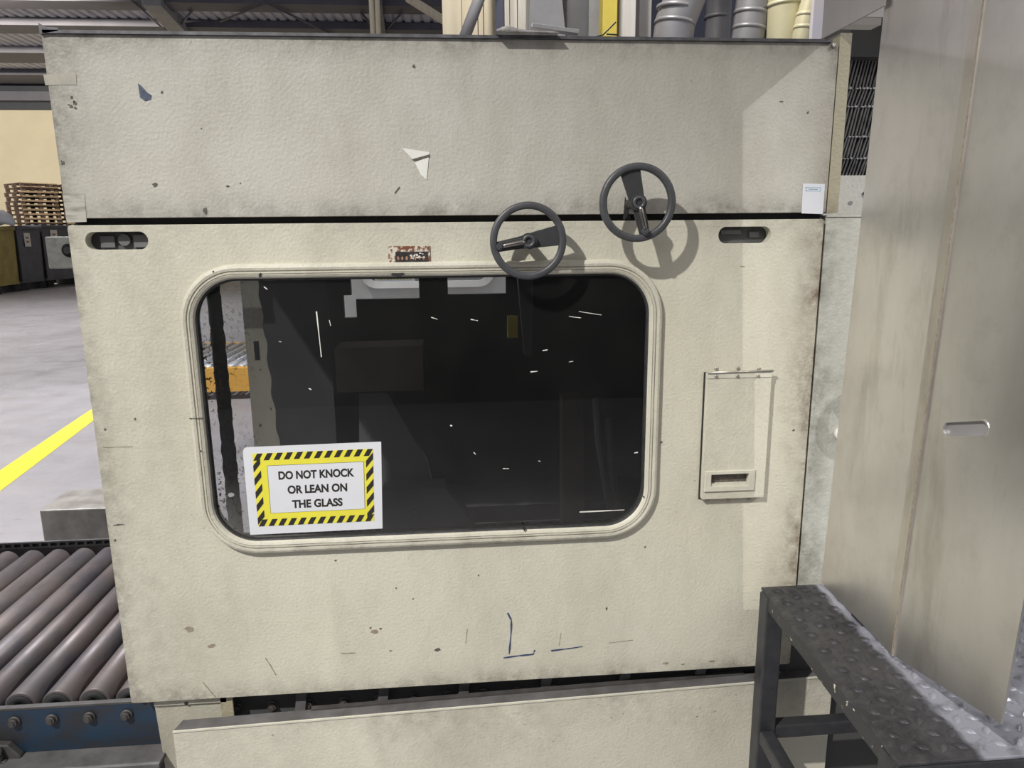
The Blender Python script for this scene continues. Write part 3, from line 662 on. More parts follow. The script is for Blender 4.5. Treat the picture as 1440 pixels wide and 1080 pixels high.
# marks on the door
for i, (pts, w) in enumerate((([(714, 862), (719, 872), (719, 885), (716, 920)], 0.0035), ([(708, 925), (730, 922), (750, 920)], 0.0035), ([(750, 920), (752, 914)], 0.003), ([(775, 915), (800, 912), (819, 909)], 0.003))):
    streak(pts, w, -0.0002, 20 + i).build('blue_scuff', m_bluescuff, door)
for i, (pts, w) in enumerate((([(373, 925), (380, 935), (388, 949)], 0.002), ([(655, 905), (657, 884)], 0.0012), ([(856, 904), (890, 900)], 0.0014), ([(695, 764), (718, 762)], 0.0018), ([(728, 762), (738, 760)], 0.002), ([(786, 908), (789, 890)], 0.0012), ([(480, 919), (500, 918)], 0.002), ([(285, 959), (303, 980)], 0.002), ([(1041, 374), (1047, 375)], 0.0015), ([(145, 629), (186, 628)], 0.001))):
    streak(pts, w, -0.0002, 40 + i).build('scratch_mark', m_brownchip, door)
for i, (px, py, w, h, mm) in enumerate(((526, 888, 9, 7, m_brownchip), (521, 883, 3, 3, m_darkchip), (535, 884, 3, 3, m_darkchip), (549, 915, 5, 3, m_brownchip), (616, 913, 9, 6, m_darkchip), (266, 885, 11, 7, m_brownchip), (297, 908, 10, 6, m_brownchip),
        (557, 827, 3, 3, m_darkchip), (472, 788, 3, 3, m_darkchip), (581, 842, 3, 2, m_darkchip), (673, 809, 2, 3, m_darkchip), (853, 856, 3, 5, m_darkchip), (907, 769, 3, 3, m_darkchip), (930, 622, 4, 3, m_darkchip), (1116, 605, 4, 3, m_darkchip),
        (190, 589, 3, 3, m_darkchip), (148, 604, 3, 4, m_darkchip), (936, 933, 8, 4, m_brownchip), (960, 934, 6, 3, m_brownchip), (1001, 930, 9, 4, m_brownchip), (167, 738, 12, 2, m_darkchip), (162, 760, 3, 4, m_darkchip))):
    c = AY(px, py); blob(c.x, c.z, w * 0.0016, h * 0.0016, -0.0001, 0.0005, i, 11, 0.45).build('paint_chip', mm, door)
# nameplate above the window
np_ = bx('nameplate', m_rustplate, MC, 0.6435, -0.0022, 1.4125, 0.7315, -0.0004, 1.4515)
bx('plate_face', m_screen, np_, 0.6585, -0.0034, 1.4165, 0.7265, -0.0022, 1.4395)
for i in range(16):
    blob(random.uniform(0.690, 0.722), random.uniform(1.424, 1.436), random.uniform(0.002, 0.007), random.uniform(0.001, 0.004), -0.0034, 0.0004, 60 + i, 8, 0.5).build('worn_fleck', m_label_white, np_)
for i in range(7):
    blob(0.664 + i * 0.009, 1.4265, 0.005, 0.008, -0.0034, 0.0003, 90 + i, 8, 0.4).build('worn_fleck', m_brownprint, np_)
# latch recesses behind the two slots
for (x0, x1, z0, z1) in ((0.022, 0.165, 1.44, 1.497), (1.352, 1.49, 1.44, 1.495)):
    MB().box(x0, 0.026, z0, x1, 0.07, z1).build('latch_pocket', m_inside, MC)
bx('latch_block', m_inside2, MC, 0.052, 0.020, 1.455, 0.080, 0.026, 1.478); bx('latch_block', m_inside2, MC, 0.118, 0.020, 1.455, 0.148, 0.026, 1.480)
MB().tube([(0.100, 0.026, 1.470), (0.100, 0.018, 1.470)], 0.012, 16).build('latch_pin', m_inside2, MC)
bx('latch_block', m_inside2, MC, 1.375, 0.021, 1.469, 1.420, 0.026, 1.478); bx('latch_block', m_inside2, MC, 1.44, 0.021, 1.462, 1.462, 0.026, 1.474)
# inspection hatch
hatch = plate(rr(hx0, hz0, hx1, hz1, 0.003, 2), [[(1.3655, 0.8925), (1.4555, 0.8925), (1.4555, 0.9215), (1.3655, 0.9215)]], -0.0145, -0.003).build('inspection_hatch', m_door, MC, 0.0012)
bx('hatch_shadow_gap', m_gasket, MC, hx0 - 0.003, -0.003, hz0 - 0.002, hx1 + 0.0005, 0.0, hz1)
px0, px1, pz0, pz1 = 1.350, 1.4705, 0.880, 0.930
plate([(px0, pz0), (px1, pz0), (px1, pz1), (px0, pz1)], [[(1.3655, 0.8925), (1.4555, 0.8925), (1.4555, 0.9215), (1.3655, 0.9215)]], -0.0185, -0.0145).build('pull_frame', m_cream_plain, hatch, 0.001)
bx('pull_recess', m_darkchip, hatch, 1.364, -0.004, 0.891, 1.457, -0.003, 0.923)
bx('pull_sill', m_cream_plain, hatch, 1.366, -0.015, 0.8926, 1.455, -0.004, 0.8975)
MB().tube([(hx0, -0.0165, 1.1635), (hx1 + 0.002, -0.0165, 1.1645)], 0.0026, 10).build('hinge_pin', m_screw, hatch)
bx('hinge_leaf', m_cream_plain, hatch, hx0, -0.016, 1.150, hx1, -0.0145, 1.162)
for px, py in ((1007, 518), (1037.5, 517.5), (1067, 517.5), (995, 703), (1024, 702.5), (1053, 702)):
    c = AY(px, py); MB().tube([(c.x, 0.0, c.z), (c.x, -0.002, c.z), (c.x, -0.0035, c.z)], [0.0042, 0.0042, 0.0028], 14).tube([(c.x, -0.0034, c.z), (c.x, -0.0036, c.z)], 0.0013, 8).build('rivet', m_screw, MC)
for px, py in ((1007, 529), (1037, 528.5), (1066, 528)):
    c = AY(px, py, -0.016); MB().tube([(c.x, -0.016, c.z), (c.x, -0.0175, c.z), (c.x, -0.019, c.z)], [0.0042, 0.0042, 0.0028], 14).build('rivet', m_screw, hatch)

# hood
hood = plate(rr(0.0, ZH0, 1.602, ZH1, 0.003, 2), [], 0.0, 0.03).build('hood', m_hood, MC, 0.001)
lip = MB().box(0.005, -0.006, ZH1, 1.585, 1.30, ZH1 + 0.006)
lip.prism([(0.0, -0.006, ZH1 - 0.002), (0.035, -0.006, ZH1 + 0.004), (0.035, -0.006, ZH1 + 0.010), (0.012, -0.006, ZH1 + 0.011), (0.0, -0.006, ZH1 + 0.018)], (0, 0.02, 0))
lip.build('hood_lid', m_liptop, MC)
c = AY(1172, 63); MB().ring((1.590, -0.003, ZH1 - 0.006), (0, 1, 0), [(0.001, -0.004), (0.004, -0.003), (0.005, 0.003), (0.001, 0.003)], 12).build('rivet', m_screw, MC)
for i, (pts, mm) in enumerate((([(194, 117), (200, 122), (207, 130), (213, 134), (212, 140), (204, 142), (197, 137)], m_bluechip), ([(565, 208), (604, 214), (604, 219), (580, 224)], m_whitechip), ([(583, 228), (603, 221), (600, 253), (592, 246)], m_whitechip), ([(579, 224), (604, 217), (604, 221), (583, 227)], m_darkchip))):
    pxpoly(pts, -0.0003 - 0.0002 * i).build('paint_chip', mm, hood)
streak([(555, 272), (562, 263)], 0.003, -0.0002, 3).build('scratch_mark', m_darkchip, hood)
for i, (px, py, w, h) in enumerate(((228, 130, 3, 3), (582, 94, 4, 4), (101, 137, 3, 4), (105, 145, 4, 5), (100, 150, 3, 4), (106, 152, 3, 3), (88, 229, 4, 5), (218, 260, 8, 4), (283, 181, 2, 2), (289, 296, 5, 9), (320, 262, 4, 3), (338, 258, 2, 2), (1099, 143, 5, 1.6), (1136, 158, 3, 3), (104, 143, 2, 3), (97, 147, 2, 2))):
    c = AY(px, py); blob(c.x, c.z, w * 0.0016, h * 0.0016, -0.0001, 0.0005, 100 + i, 10, 0.45).build('paint_chip', m_darkchip, hood)
pxpoly([(61, 105), (107, 104), (108, 119), (64, 120)], -0.0002).build('tape_strip', m_tape, hood)
pxpoly([(88, 272), (119, 273), (122, 312), (94, 313)], -0.0002).build('tape_strip', m_tape_dirty, hood)
# notch for the shaft of the right handwheel
pxpoly([(876, 308), (887, 308), (879, 276)], -0.0004).build('shaft_slot', m_gasket, hood)
bx('seam', m_black, MC, 0.004, 0.024, ZD1 - 0.01, 1.6, 0.03, ZH0 + 0.01)
# machine body
bx('corner_post', m_olive, MC, 1.606, 0.004, 1.513, 1.632, 0.06, 1.882)
plate([(1.607, 0.60), (2.6, 0.60), (2.6, 1.504), (1.607, 1.504)], [], 0.004, 0.03).build('side_panel', m_side, MC, 0.002)
bx('side_ledge', m_side, MC, 1.607, 0.002, 1.504, 2.6, 0.26, 1.508)
sq = AY(1118, 898, 0.0)
bx('limit_switch', m_white, MC, 1.604, 0.0, 0.455, 1.628, 0.03, 0.515, bevel=0.002)
bx('side_lower', m_inside, MC, 1.607, 0.03, 0.0, 2.6, 0.1, 0.60)
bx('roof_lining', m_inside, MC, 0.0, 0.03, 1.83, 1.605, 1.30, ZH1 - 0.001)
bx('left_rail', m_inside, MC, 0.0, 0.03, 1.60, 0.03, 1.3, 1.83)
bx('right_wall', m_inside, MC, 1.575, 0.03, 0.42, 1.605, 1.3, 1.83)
# rear wall with openings
yb = 1.25
W0 = AY(395, 500, yb).x
op1 = [(AY(484, 1, yb).x, 1.165), (0.403, 1.165), (0.403, 1.236), (0.647, 1.236), (0.647, 1.80), (0.385, 1.80), (0.385, 1.252), (0.354, 1.252)]
op1[0] = (0.354, 1.165)
op2 = [(0.758, 1.249), (0.986, 1.249), (0.986, 1.80), (0.758, 1.80)]
op3 = [(1.057, 1.25), (1.09, 1.25), (1.09, 1.80), (1.057, 1.80)]
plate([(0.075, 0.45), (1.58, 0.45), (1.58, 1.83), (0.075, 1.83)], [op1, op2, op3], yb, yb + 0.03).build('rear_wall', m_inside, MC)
bp = bx('rear_post', m_post, MC, AY(345, 480, 0.9).x, 0.90, 0.44, 0.170, 0.94, 1.83)
c = AY(361, 493, 0.899); bx('slot', m_gasket, bp, c.x - 0.008, 0.898, c.z - 0.032, c.x + 0.008, 0.902, c.z + 0.032)
bx('floor_pan', m_inside, MC, 0.2, 0.99, 0.36, 1.575, yb, 0.47)
# interior mechanism
A = [AY(*q, 0.8) for q in ((470, 490), (594, 486), (596, 549), (474, 552))]
MB().prism([(p.x, 0.8, p.z) for p in A], (0, 0.15, 0)).build('guide_block', m_inside3, MC)
A = [AY(*q, 0.9) for q in ((505, 553), (545, 552), (600, 650), (610, 690), (505, 690))]
MB().prism([(p.x, 0.9, p.z) for p in A], (0, 0.05, 0)).build('gusset_plate', m_inside2, MC)
A = [AY(*q, 0.7) for q in ((537, 690), (626, 686), (668, 742), (650, 790), (537, 795))]
MB().prism([(p.x, 0.7, p.z) for p in A], (0, 0.1, 0)).build('press_bed', m_inside2, MC)
A = [AY(*q, 0.6) for q in ((792, 560), (820, 558), (822, 760), (792, 765))]
MB().prism([(p.x, 0.6, p.z) for p in A], (0, 0.08, 0)).build('column', m_inside3, MC)
for pts in (((838, 560), (842, 620), (852, 680), (858, 715)), ((856, 585), (857, 620), (862, 680), (868, 712))):
    A = [AY(*q, 0.35) for q in pts]; MB().tube(A, 0.011, 10).build('guide_hose', m_inside2, MC)
A = [AY(*q, 1.0) for q in ((728, 388), (750, 388), (748, 500), (738, 500))]
MB().prism([(p.x, 1.0, p.z) for p in A], (0, 0.05, 0)).build('bracket', m_inside2, MC)
A = [AY(*q, 1.05) for q in ((714, 445), (728, 445), (728, 475), (714, 475))]
MB().prism([(p.x, 1.05, p.z) for p in A], (0, 0.03, 0)).build('yellow_reflection', m_yellowpost, MC)  # solid yellow piece imitating a post mirrored in the window glass
cl_, cr_ = [], []
for i in range(41):
    t = i / 40; px = 361 + (396 - 361) * t + 1.6 * math.sin(t * 37) + random.uniform(-.7, .7); py = 385 + 265 * t
    cl_.append(AY(px, py, 0.88))
cvs = [(p.x, 0.88, p.z) for p in cl_]
cvs += [(cl_[-1].x, 0.88, 0.45), (0.36, 0.88, 0.45), (0.36, 0.88, cl_[0].z)]
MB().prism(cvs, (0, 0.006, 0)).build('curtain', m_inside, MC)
# wavy rubber strip just behind the glass on the left
ys = 0.045; P = [AY(300 - 6, 388, ys), AY(333 + 6, 765, ys)]
vsl, vsr = [], []
for i in range(61):
    t = i / 60; px = 297 + (334 - 297) * t; py = 385 + 385 * t; wv = 8.6 + 1.4 * abs(math.sin(t * 46)) + random.uniform(-.5, .5)
    vsl.append(AY(px - wv, py, ys)); vsr.append(AY(px + wv, py, ys))
vv = vsl + vsr; n = 61
MB().add(vv + [v + Vector((0, 0.006, 0)) for v in vv], [(i, i + 1, n + i + 1, n + i) for i in range(60)] + [(2 * n + n + i, 2 * n + n + i + 1, 2 * n + i + 1, 2 * n + i) for i in range(60)] + [(i, 2 * n + i, 2 * n + i + 1, i + 1) for i in range(60)] + [(n + i + 1, 3 * n + i + 1, 3 * n + i, n + i) for i in range(60)]).build('scalloped_strip', m_rubber, MC)
bx('strip_hanger', m_inside, MC, 0.20, 0.03, 1.40, 0.32, 0.06, 1.5)
# junction box on the left flank
q0, q1, q2 = AY(62, 333, 0.6), AY(66, 378, 0.6), AY(125, 333, 0.6)
jb = bx('junction_box', m_side, MC, q0.x, 0.6, q1.z, q0.x + 0.16, 0.7, q0.z, bevel=0.004)
c = AY(97, 352, 0.6); MB().ring((c.x, 0.6, c.z), (0, 1, 0), [(0.006, -0.004), (0.0185, -0.004), (0.0185, 0.002), (0.006, 0.002)], 24).build('cable_gland', m_black, jb)
MB().tube([(c.x, 0.601, c.z), (c.x, 0.590, c.z)], 0.010, 16).build('gland_plug', m_bolt, jb)
MB().bar((q0.x + 0.14, 0.65, 1.435), (0.055, 0.65, 1.435), 0.04, 0.03).bar((0.04, 0.65, 1.42), (0.04, 0.65, 1.84), 0.03, 0.03).build('bracket_arm', m_inside2, MC)
# lower post, uprights under the door and the apron
lp = plate([(0.058, 0.0), (0.212, 0.0), (0.212, 0.409), (0.042, 0.409)], [], 0.018, 0.046).build('lower_post', m_post, MC, 0.002)
bx('post_lip', m_post, lp, 0.045, 0.012, 0.386, 0.212, 0.018, 0.409); bx('post_edge', m_olive, lp, 0.198, 0.012, 0.20, 0.226, 0.018, 0.409)
for px in (204, 262):
    c = AY(px, 989, 0.012); MB().tube([(c.x, 0.0121, c.z), (c.x, 0.0112, c.z)], 0.0045, 12).build('bolt_hole', m_gasket, lp)
for px in (421, 537, 650, 765, 875, 980):
    c = AY(px, 980, 0.035); MB().bar((c.x - 0.012, 0.035, 0.25), (c.x + 0.012, 0.035, 0.42), 0.024, 0.012, (0, 1, 0)).build('upright', m_footgrey, MC)
a, b = Vector((0.109, -0.052, 0.36)), Vector((1.72, 0.0035, 0.36))
nd = Vector((b.y - a.y, -(b.x - a.x), 0)).normalized()     # out of the front
ap = MB().prism([a + Vector((0, 0, -0.36)), b + Vector((0, 0, -0.36)), b, a], -nd * 0.004)
apron = ap.build('apron', m_apron, MC, 0.001)
back = -nd * 0.034; lift = Vector((0.0, 0, 0.003))
MB().prism([a, b, b + back + lift, a + back + lift + Vector((0.012, 0, 0))], (0, 0, 0.003)).build('apron_top', m_footgrey, apron)
e = Vector((0, 0, 0.0015)); MB().bar(a + e, b + e, 0.004, 0.004).build('apron_edge', m_cream_plain, apron)
f0, f1 = a.lerp(b, 0.19) + back + Vector((0, 0, 0.006)), a.lerp(b, 0.86) + back + Vector((0, 0, 0.006))
MB().bar(f0, f1, 0.012, 0.009).build('apron_lip', m_greysteel, apron)
# shaft collar on the right
c = AY(1183, 610)
col_ = MB().ring((c.x, 0.004, c.z), (0, 1, 0), [(0.0105, -0.012), (0.0145, -0.012), (0.0165, -0.009), (0.0175, 0.0), (0.0105, 0.0)], 32).build('shaft_collar', m_whitepost, MC)
MB().tube([(c.x, 0.0035, c.z), (c.x, -0.006, c.z)], 0.0104, 20).build('shaft_end', m_gasket, col_)

# handwheels
def handwheel(cx, cz, yc, ang, label=None):
    root = bpy.data.objects.new('handwheel', None); COL.objects.link(root); root.parent = MC
    root.location = Vector((cx, yc, cz)) - MC.location
    if label: root['label'] = label
    A = lambda u, v, y=0.0: Vector((cx + u * math.cos(ang) - v * math.sin(ang), yc + y, cz + u * math.sin(ang) + v * math.cos(ang)))
    R, r = 0.0795, 0.0645
    prof = [(r, 0.0), (r + 0.001, -0.0045), (r + 0.004, -0.006), (R - 0.004, -0.006), (R - 0.001, -0.004), (R, 0.0), (R, 0.006), (R - 0.002, 0.009), (r + 0.002, 0.009), (r, 0.006)]
    MB().ring((cx, yc, cz), (0, 1, 0), prof, 72).build('rim', m_wheel, root)
    # spoke web: wide on the side away from the crank, narrow under it
    lp_ = [A(-0.066, -0.021), A(-0.02, -0.017), A(0.02, -0.0125), A(0.066, -0.0105), A(0.066, 0.0105), A(0.02, 0.0125), A(-0.02, 0.017), A(-0.066, 0.021)]
    MB().prism([p + Vector((0, 0.0, 0)) for p in lp_], (0, 0.007, 0)).build('spoke', m_wheel2, root, 0.001)
    MB().tube([A(0, 0, 0.0), A(0, 0, -0.010)], 0.0165, 28).build('hub', m_wheel2, root)
    MB().ring(A(0, 0, -0.010), (0, 1, 0), [(0.007, -0.003), (0.0125, -0.003), (0.014, 0.0), (0.007, 0.0)], 28).build('hub_ring', m_wheel, root)
    MB().tube([A(0, 0, 0.007), A(0, 0, -yc)], 0.011, 20).build('shaft', m_bolt, root)
    # folding crank handle lying along the spoke
    MB().prism([A(0.006, -0.0088, -0.001), A(0.060, -0.0088, -0.001), A(0.066, -0.005, -0.001), A(0.066, 0.005, -0.001), A(0.060, 0.0088, -0.001), A(0.006, 0.0088, -0.001)], (0, -0.006, 0)).build('crank_cradle', m_wheel2, root, 0.001)
    MB().tube([A(0.008, 0, -0.011), A(0.014, 0, -0.011), A(0.050, 0, -0.011), A(0.056, 0, -0.011)], [0.004, 0.0052, 0.0048, 0.0035], 14).build('crank_handle', m_chrome, root)
    MB().tube([A(0.060, 0, -0.002), A(0.060, 0, -0.014)], 0.0078, 18).tube([A(0.060, 0, -0.014), A(0.060, 0, -0.017)], 0.0042, 12).build('crank_pivot', m_wheel, root)
    return root
y1, y2 = -0.058, -0.070
c = AY(743, 339, y1); handwheel(c.x, c.z, y1, math.radians(190), 'left handwheel with its crank folded to the left')
c = AY(897, 285, y2); handwheel(c.x, c.z, y2, math.radians(-75), 'right handwheel with its crank folded downwards')
handwheel(1.800, 1.11, -0.066, math.radians(-60), 'handwheel hidden behind the steel guard')

# ------------------------------------------------------------ signs on the machine
def flat(name, mat, parent, pts, y, t=0.0004): return MB().prism([(x, y, z) for x, z in pts], (0, -t, 0)).build(name, mat, parent)
ysg = 0.0022
SG = [AY(*q, ysg) for q in ((341, 629), (536, 621), (538, 743), (352, 752))]
def S(u, v):   # u,v in the sheet: 0..1, from its lower left corner
    tl, tr, br, bl = SG
    p = bl.lerp(br, u).lerp(tl.lerp(tr, u), v); return (p.x, p.z)
q = [S(0, 0), S(1, 0), S(1, 1), S(0.03, 1), S(0.01, 0.985), S(0, 0.95)]
sign = MB().prism([(x, ysg, z) for x, z in q], (0, -0.0008, 0)).build('warning_sign', m_paper)
tag(sign, 'white paper sign reading DO NOT KNOCK OR LEAN ON THE GLASS', 'sign')
y_ = ysg - 0.0008
def rect(u0, v0, u1, v1): return [S(u0, v0), S(u1, v0), S(u1, v1), S(u0, v1)]
U0, U1, V0, V1 = 0.066, 0.938, 0.095, 0.925
bo = flat('yellow_border', m_yellow, sign, rect(U0, V0, U1, V1), y_)
ins = rect(0.168, 0.243, 0.868, 0.782)
flat('panel_outline', m_ink, sign, rect(0.165, 0.240, 0.871, 0.786), y_ - 0.0004, 0.0002)
flat('text_panel', m_paper, sign, ins, y_ - 0.0006, 0.0002)
bu, bv = 0.052, 0.078
N = 12
def clipped(u0, u1, v0, v1, sk):
    return [S(max(U0, min(U1, a)), max(V0, min(V1, b))) for a, b in ((u0, v0), (u1, v0), (u1 + sk, v1), (u0 + sk, v1))]
for i in range(N):
    st = (U1 - U0) / N; w = st * 0.55
    for v0 in (V0, V1 - bv):
        flat('stripe', m_ink, sign, clipped(U0 + i * st + 0.004, U0 + i * st + 0.004 + w, v0, v0 + bv, st * 0.42), y_ - 0.0004, 0.0003)
for i in range(5):
    st = (V1 - V0 - bv) / 5; h = st * 0.5; sv = st * 0.62
    for u0 in (U0, U1 - bu):
        z0 = V0 + 0.02 + i * st
        pts = [(u0, z0), (u0 + bu, z0 + sv), (u0 + bu, z0 + sv + h), (u0, z0 + h)]
        flat('stripe', m_ink, sign, [S(a, max(V0, min(V1, b))) for a, b in pts], y_ - 0.0008, 0.0002)
def text(body, u, v, wid, hgt, parent, mat, y, name='lettering', bold=0.04):
    cu = bpy.data.curves.new('t', 'FONT'); cu.body = body; cu.size = 1.0; cu.align_x = 'CENTER'; cu.align_y = 'CENTER'; cu.offset = bold; cu.extrude = 0
    o = bpy.data.objects.new('t', cu); COL.objects.link(o)
    dg = bpy.context.evaluated_depsgraph_get(); me0 = bpy.data.meshes.new_from_object(o.evaluated_get(dg))
    bpy.data.objects.remove(o)
    xs = [v_.co.x for v_ in me0.vertices]; zs = [v_.co.y for v_ in me0.vertices]
    xm, zm, sx, sz = (min(xs) + max(xs)) / 2, (min(zs) + max(zs)) / 2, max(xs) - min(xs), max(zs) - min(zs)
    mb = MB(); vv = []
    for c_ in me0.vertices:
        p = S(u + (c_.co.x - xm) / sx * wid, v + (c_.co.y - zm) / sz * hgt); vv.append((p[0], y, p[1]))
    mb.add(vv, [list(p.vertices) for p in me0.polygons])
    bpy.data.meshes.remove(me0); return mb.build(name, mat, parent)
text('DO NOT KNOCK', 0.520, 0.668, 0.555, 0.096, sign, m_ink, y_ - 0.0010)
text('OR LEAN ON', 0.522, 0.502, 0.440, 0.096, sign, m_ink, y_ - 0.0010)
text('THE GLASS', 0.516, 0.335, 0.375, 0.096, sign, m_ink, y_ - 0.0010)
# small sticker at the hood corner (its printed square is left blank)
QS = [AY(*q, -0.0002) for q in ((1129, 258), (1160, 259), (1157, 301), (1127, 300))]
st = MB().prism(QS, (0, -0.0006, 0)).build('paper_sticker', m_paper); tag(st, 'small white sticker with blue outlined heading at the lower right hood corner', 'sticker')
for pts, mm in (([(1133, 263), (1154, 263.5), (1154, 264.2), (1133, 263.7)], m_blueprint), ([(1133, 268), (1154, 268.5), (1154, 269.2), (1133, 268.7)], m_blueprint), ([(1133, 263), (1134, 263), (1134, 268.7), (1133, 268.7)], m_blueprint), ([(1153.4, 263), (1154.2, 263), (1154, 269), (1153.2, 269)], m_blueprint), ([(1137, 265.4), (1150, 265.8), (1150, 266.8), (1137, 266.4)], m_greyprint)):
    pxpoly(pts, -0.0008, 0.0003).build('printed_line', mm, st)

# ------------------------------------------------------------ things lying on the hood
zl = ZH1 + 0.006
r0 = MB(); prof = [(697, .006), (704, .013), (714, .016), (724, .010), (740, .005), (765, .004), (782, .002)]
lo, hi = [], []
for px, h in prof:
    p = AZ(px, 54, zl); lo.append(Vector((p.x, -0.026, zl + 0.0005))); hi.append(Vector((p.x, -0.026, zl + h * 1.1)))
vs = []
for dy, k in ((0, 0.7), (0.03, 1.0), (0.08, 0.9), (0.11, 0.4)):
    for l, h in zip(lo, hi): vs += [(l.x, l.y + dy, l.z), (l.x + random.uniform(-.002, .002), l.y + dy, l.z + (h.z - l.z) * k)]
m = len(prof) * 2; fs = []
for a in range(3):
    for i in range(len(prof) - 1):
        p = a * m + 2 * i; fs += [(p + 1, p + 3, p + m + 3, p + m + 1), (p, p + m, p + m + 2, p + 2)]
for i in range(len(prof) - 1): fs += [(2 * i, 2 * i + 2, 2 * i + 3, 2 * i + 1), (3 * m + 2 * i, 3 * m + 2 * i + 1, 3 * m + 2 * i + 3, 3 * m + 2 * i + 2)]
r0.add(vs, fs, True); tag(r0.build('rag', m_wrap), 'crumpled grey rag lying on the hood top near its middle', 'rag')
p0, p1 = AY(745, 48, 0.03), AY(810, 52, 0.03)
br = MB().bar((p0.x, 0.006, zl + 0.020), (p1.x, 0.006, zl + 0.009), 0.022, 0.008); tag(br.build('metal_bar', m_aluminium, None, 0.001), 'flat grey metal bar lying on the hood beside the rag', 'bar')
wr = MB().tube([AY(806, 55, 0.05), AY(828, 54, 0.05), AY(848, 49, 0.05), AY(866, 31, 0.05)], 0.0018, 6)
wr.tube([AY(853, 48, 0.05), AY(868, 49, 0.05)], 0.0018, 6); tag(wr.build('bent_wire', m_bolt), 'bent dark wire sticking up from the hood before the yellow post', 'wire')

# ------------------------------------------------------------ stacked fins and box right of the hood
st = thing('fin_stack', (2.0, 0.45, 1.508), 'dense stack of dark slanted metal fins right of the hood', 'fin stack')
rows = [(1.905, 1.835), (1.835, 1.79), (1.79, 1.715), (1.715, 1.66), (1.66, 1.612)]
for z1, z0 in rows:
    mb = MB(); tip = MB()
    for i in range(52):
        xx = 1.79 + i * 0.0092; sx = 0.014 + random.uniform(-.002, .002)
        mb.prism([(xx, 0.34, z0), (xx + 0.0042, 0.34, z0), (xx + sx + 0.0042, 0.34, z1), (xx + sx, 0.34, z1)], (0, 0.2, 0))
        if random.random() < 0.8: tip.box(xx, 0.333, z0, xx + random.uniform(.003, .007), 0.345, z0 + random.uniform(.002, .005))
    f = mb.build('fin_row', m_fin, st); f['kind'] = 'stuff'; t2 = tip.build('fin_tips', m_bead, st); t2['kind'] = 'stuff'
bx('backing', m_inside, st, 1.79, 0.54, 1.508, 2.3, 0.56, 1.97)
bx('support', m_inside, st, 1.79, 0.30, 1.508, 2.3, 0.54, 1.608)
bx('dark_cover', m_inside, st, 1.79, 0.30, 1.905, 2.3, 0.54, 1.985)
wp = MB().box(1.735, 0.262, 1.508, 2.3, 0.27, 1.613).build('white_plate', m_white); tag(wp, 'white plate with dark spots below the fin stack', 'plate')
for px, py, w in ((1196, 286, 0.013), (1217, 275, 0.02), (1216, 272, 0.012)):
    c = AY(px, py, 0.262); blob(c.x, c.z, w, w, 0.262, 0.0006, int(px), 12, 0.25).build('dark_spot', m_greypost, wp)

# ------------------------------------------------------------ step platform
ZT = 0.66
sp0 = Vector((1.478, -0.070, 0)); ex = Vector((0.9988, 0.0, 0)); ey = Vector((-0.0502, -0.9988, 0)); SLN = 0.572; SW = 1.0
ex = Vector((0.9988, -0.0502 * -0.9, 0)).normalized(); ex = Vector((0.998, 0.062, 0)).normalized(); ex = Vector((1, 0.0, 0))
def P(u, v, z): return Vector((sp0.x, sp0.y, 0)) + ex * u + ey * v + Vector((0, 0, z))
stp = thing('step_platform', (sp0.x + 0.4, sp0.y - 0.25, 0), 'black tubular step with worn tread plate in front of the machine right side', 'step')
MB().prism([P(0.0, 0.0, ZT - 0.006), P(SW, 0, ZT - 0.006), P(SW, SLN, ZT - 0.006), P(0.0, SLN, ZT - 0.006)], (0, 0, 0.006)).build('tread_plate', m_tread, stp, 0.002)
lens = MB()
k = 0
for i in range(0, 30):
    for j in range(0, 18):
        u, v = 0.030 + i * 0.0315, 0.022 + j * 0.0305
        if u > SW - 0.02: continue
        a = 0.9 if (i + j) % 2 else -0.5
        c = P(u + random.uniform(-.003, .003), v + random.uniform(-.003, .003), ZT); d = Vector((math.cos(a), math.sin(a), 0)); e = Vector((-d.y, d.x, 0)); l, w, h = 0.0150, 0.0068, 0.0062
        lens.add([c - d * l, c + d * l, c + e * w, c - e * w, c + d * l * .35 + Vector((0, 0, h)), c - d * l * .35 + Vector((0, 0, h))],
                 [(0, 5, 2), (0, 3, 5), (1, 2, 4), (1, 4, 3), (2, 5, 4), (3, 4, 5)], True)
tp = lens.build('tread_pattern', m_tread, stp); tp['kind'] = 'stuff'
tb = 0.042
def rail(name, p, q, m=m_blackframe, w=tb, h=tb): return MB().bar(p, q, w, h).build(name, m, stp, 0.004)
zr = ZT - 0.006 - 0.017
rail('side_rail', P(0.012, 0.0, zr), P(0.012, SLN, zr), m_chipped, 0.022, 0.032)
rail('side_rail', P(SW - 0.02, 0.0, zr), P(SW - 0.02, SLN, zr), m_blackframe, 0.03, 0.034)
rail('cross_rail', P(0.0, SLN - 0.015, zr), P(SW, SLN - 0.015, zr), m_blackframe, 0.03, 0.034); rail('cross_rail', P(0.0, 0.02, zr), P(SW, 0.02, zr), m_blackframe, 0.03, 0.034)
lx = 0.018
for u in (lx, SW - 0.03):
    for v in (0.024, SLN - 0.03): rail('leg', P(u, v, 0), P(u, v, ZT - 0.008))
zl2 = 0.30
rail('lower_rail', P(lx + 0.02, 0.024, zl2), P(SW - 0.04, 0.024, zl2), m_blackframe, 0.034, 0.034)
for u in (lx, SW - 0.03): rail('lower_rail', P(u, 0.045, zl2 - 0.005), P(u, SLN - 0.05, zl2 - 0.005), m_blackframe, 0.034, 0.034)

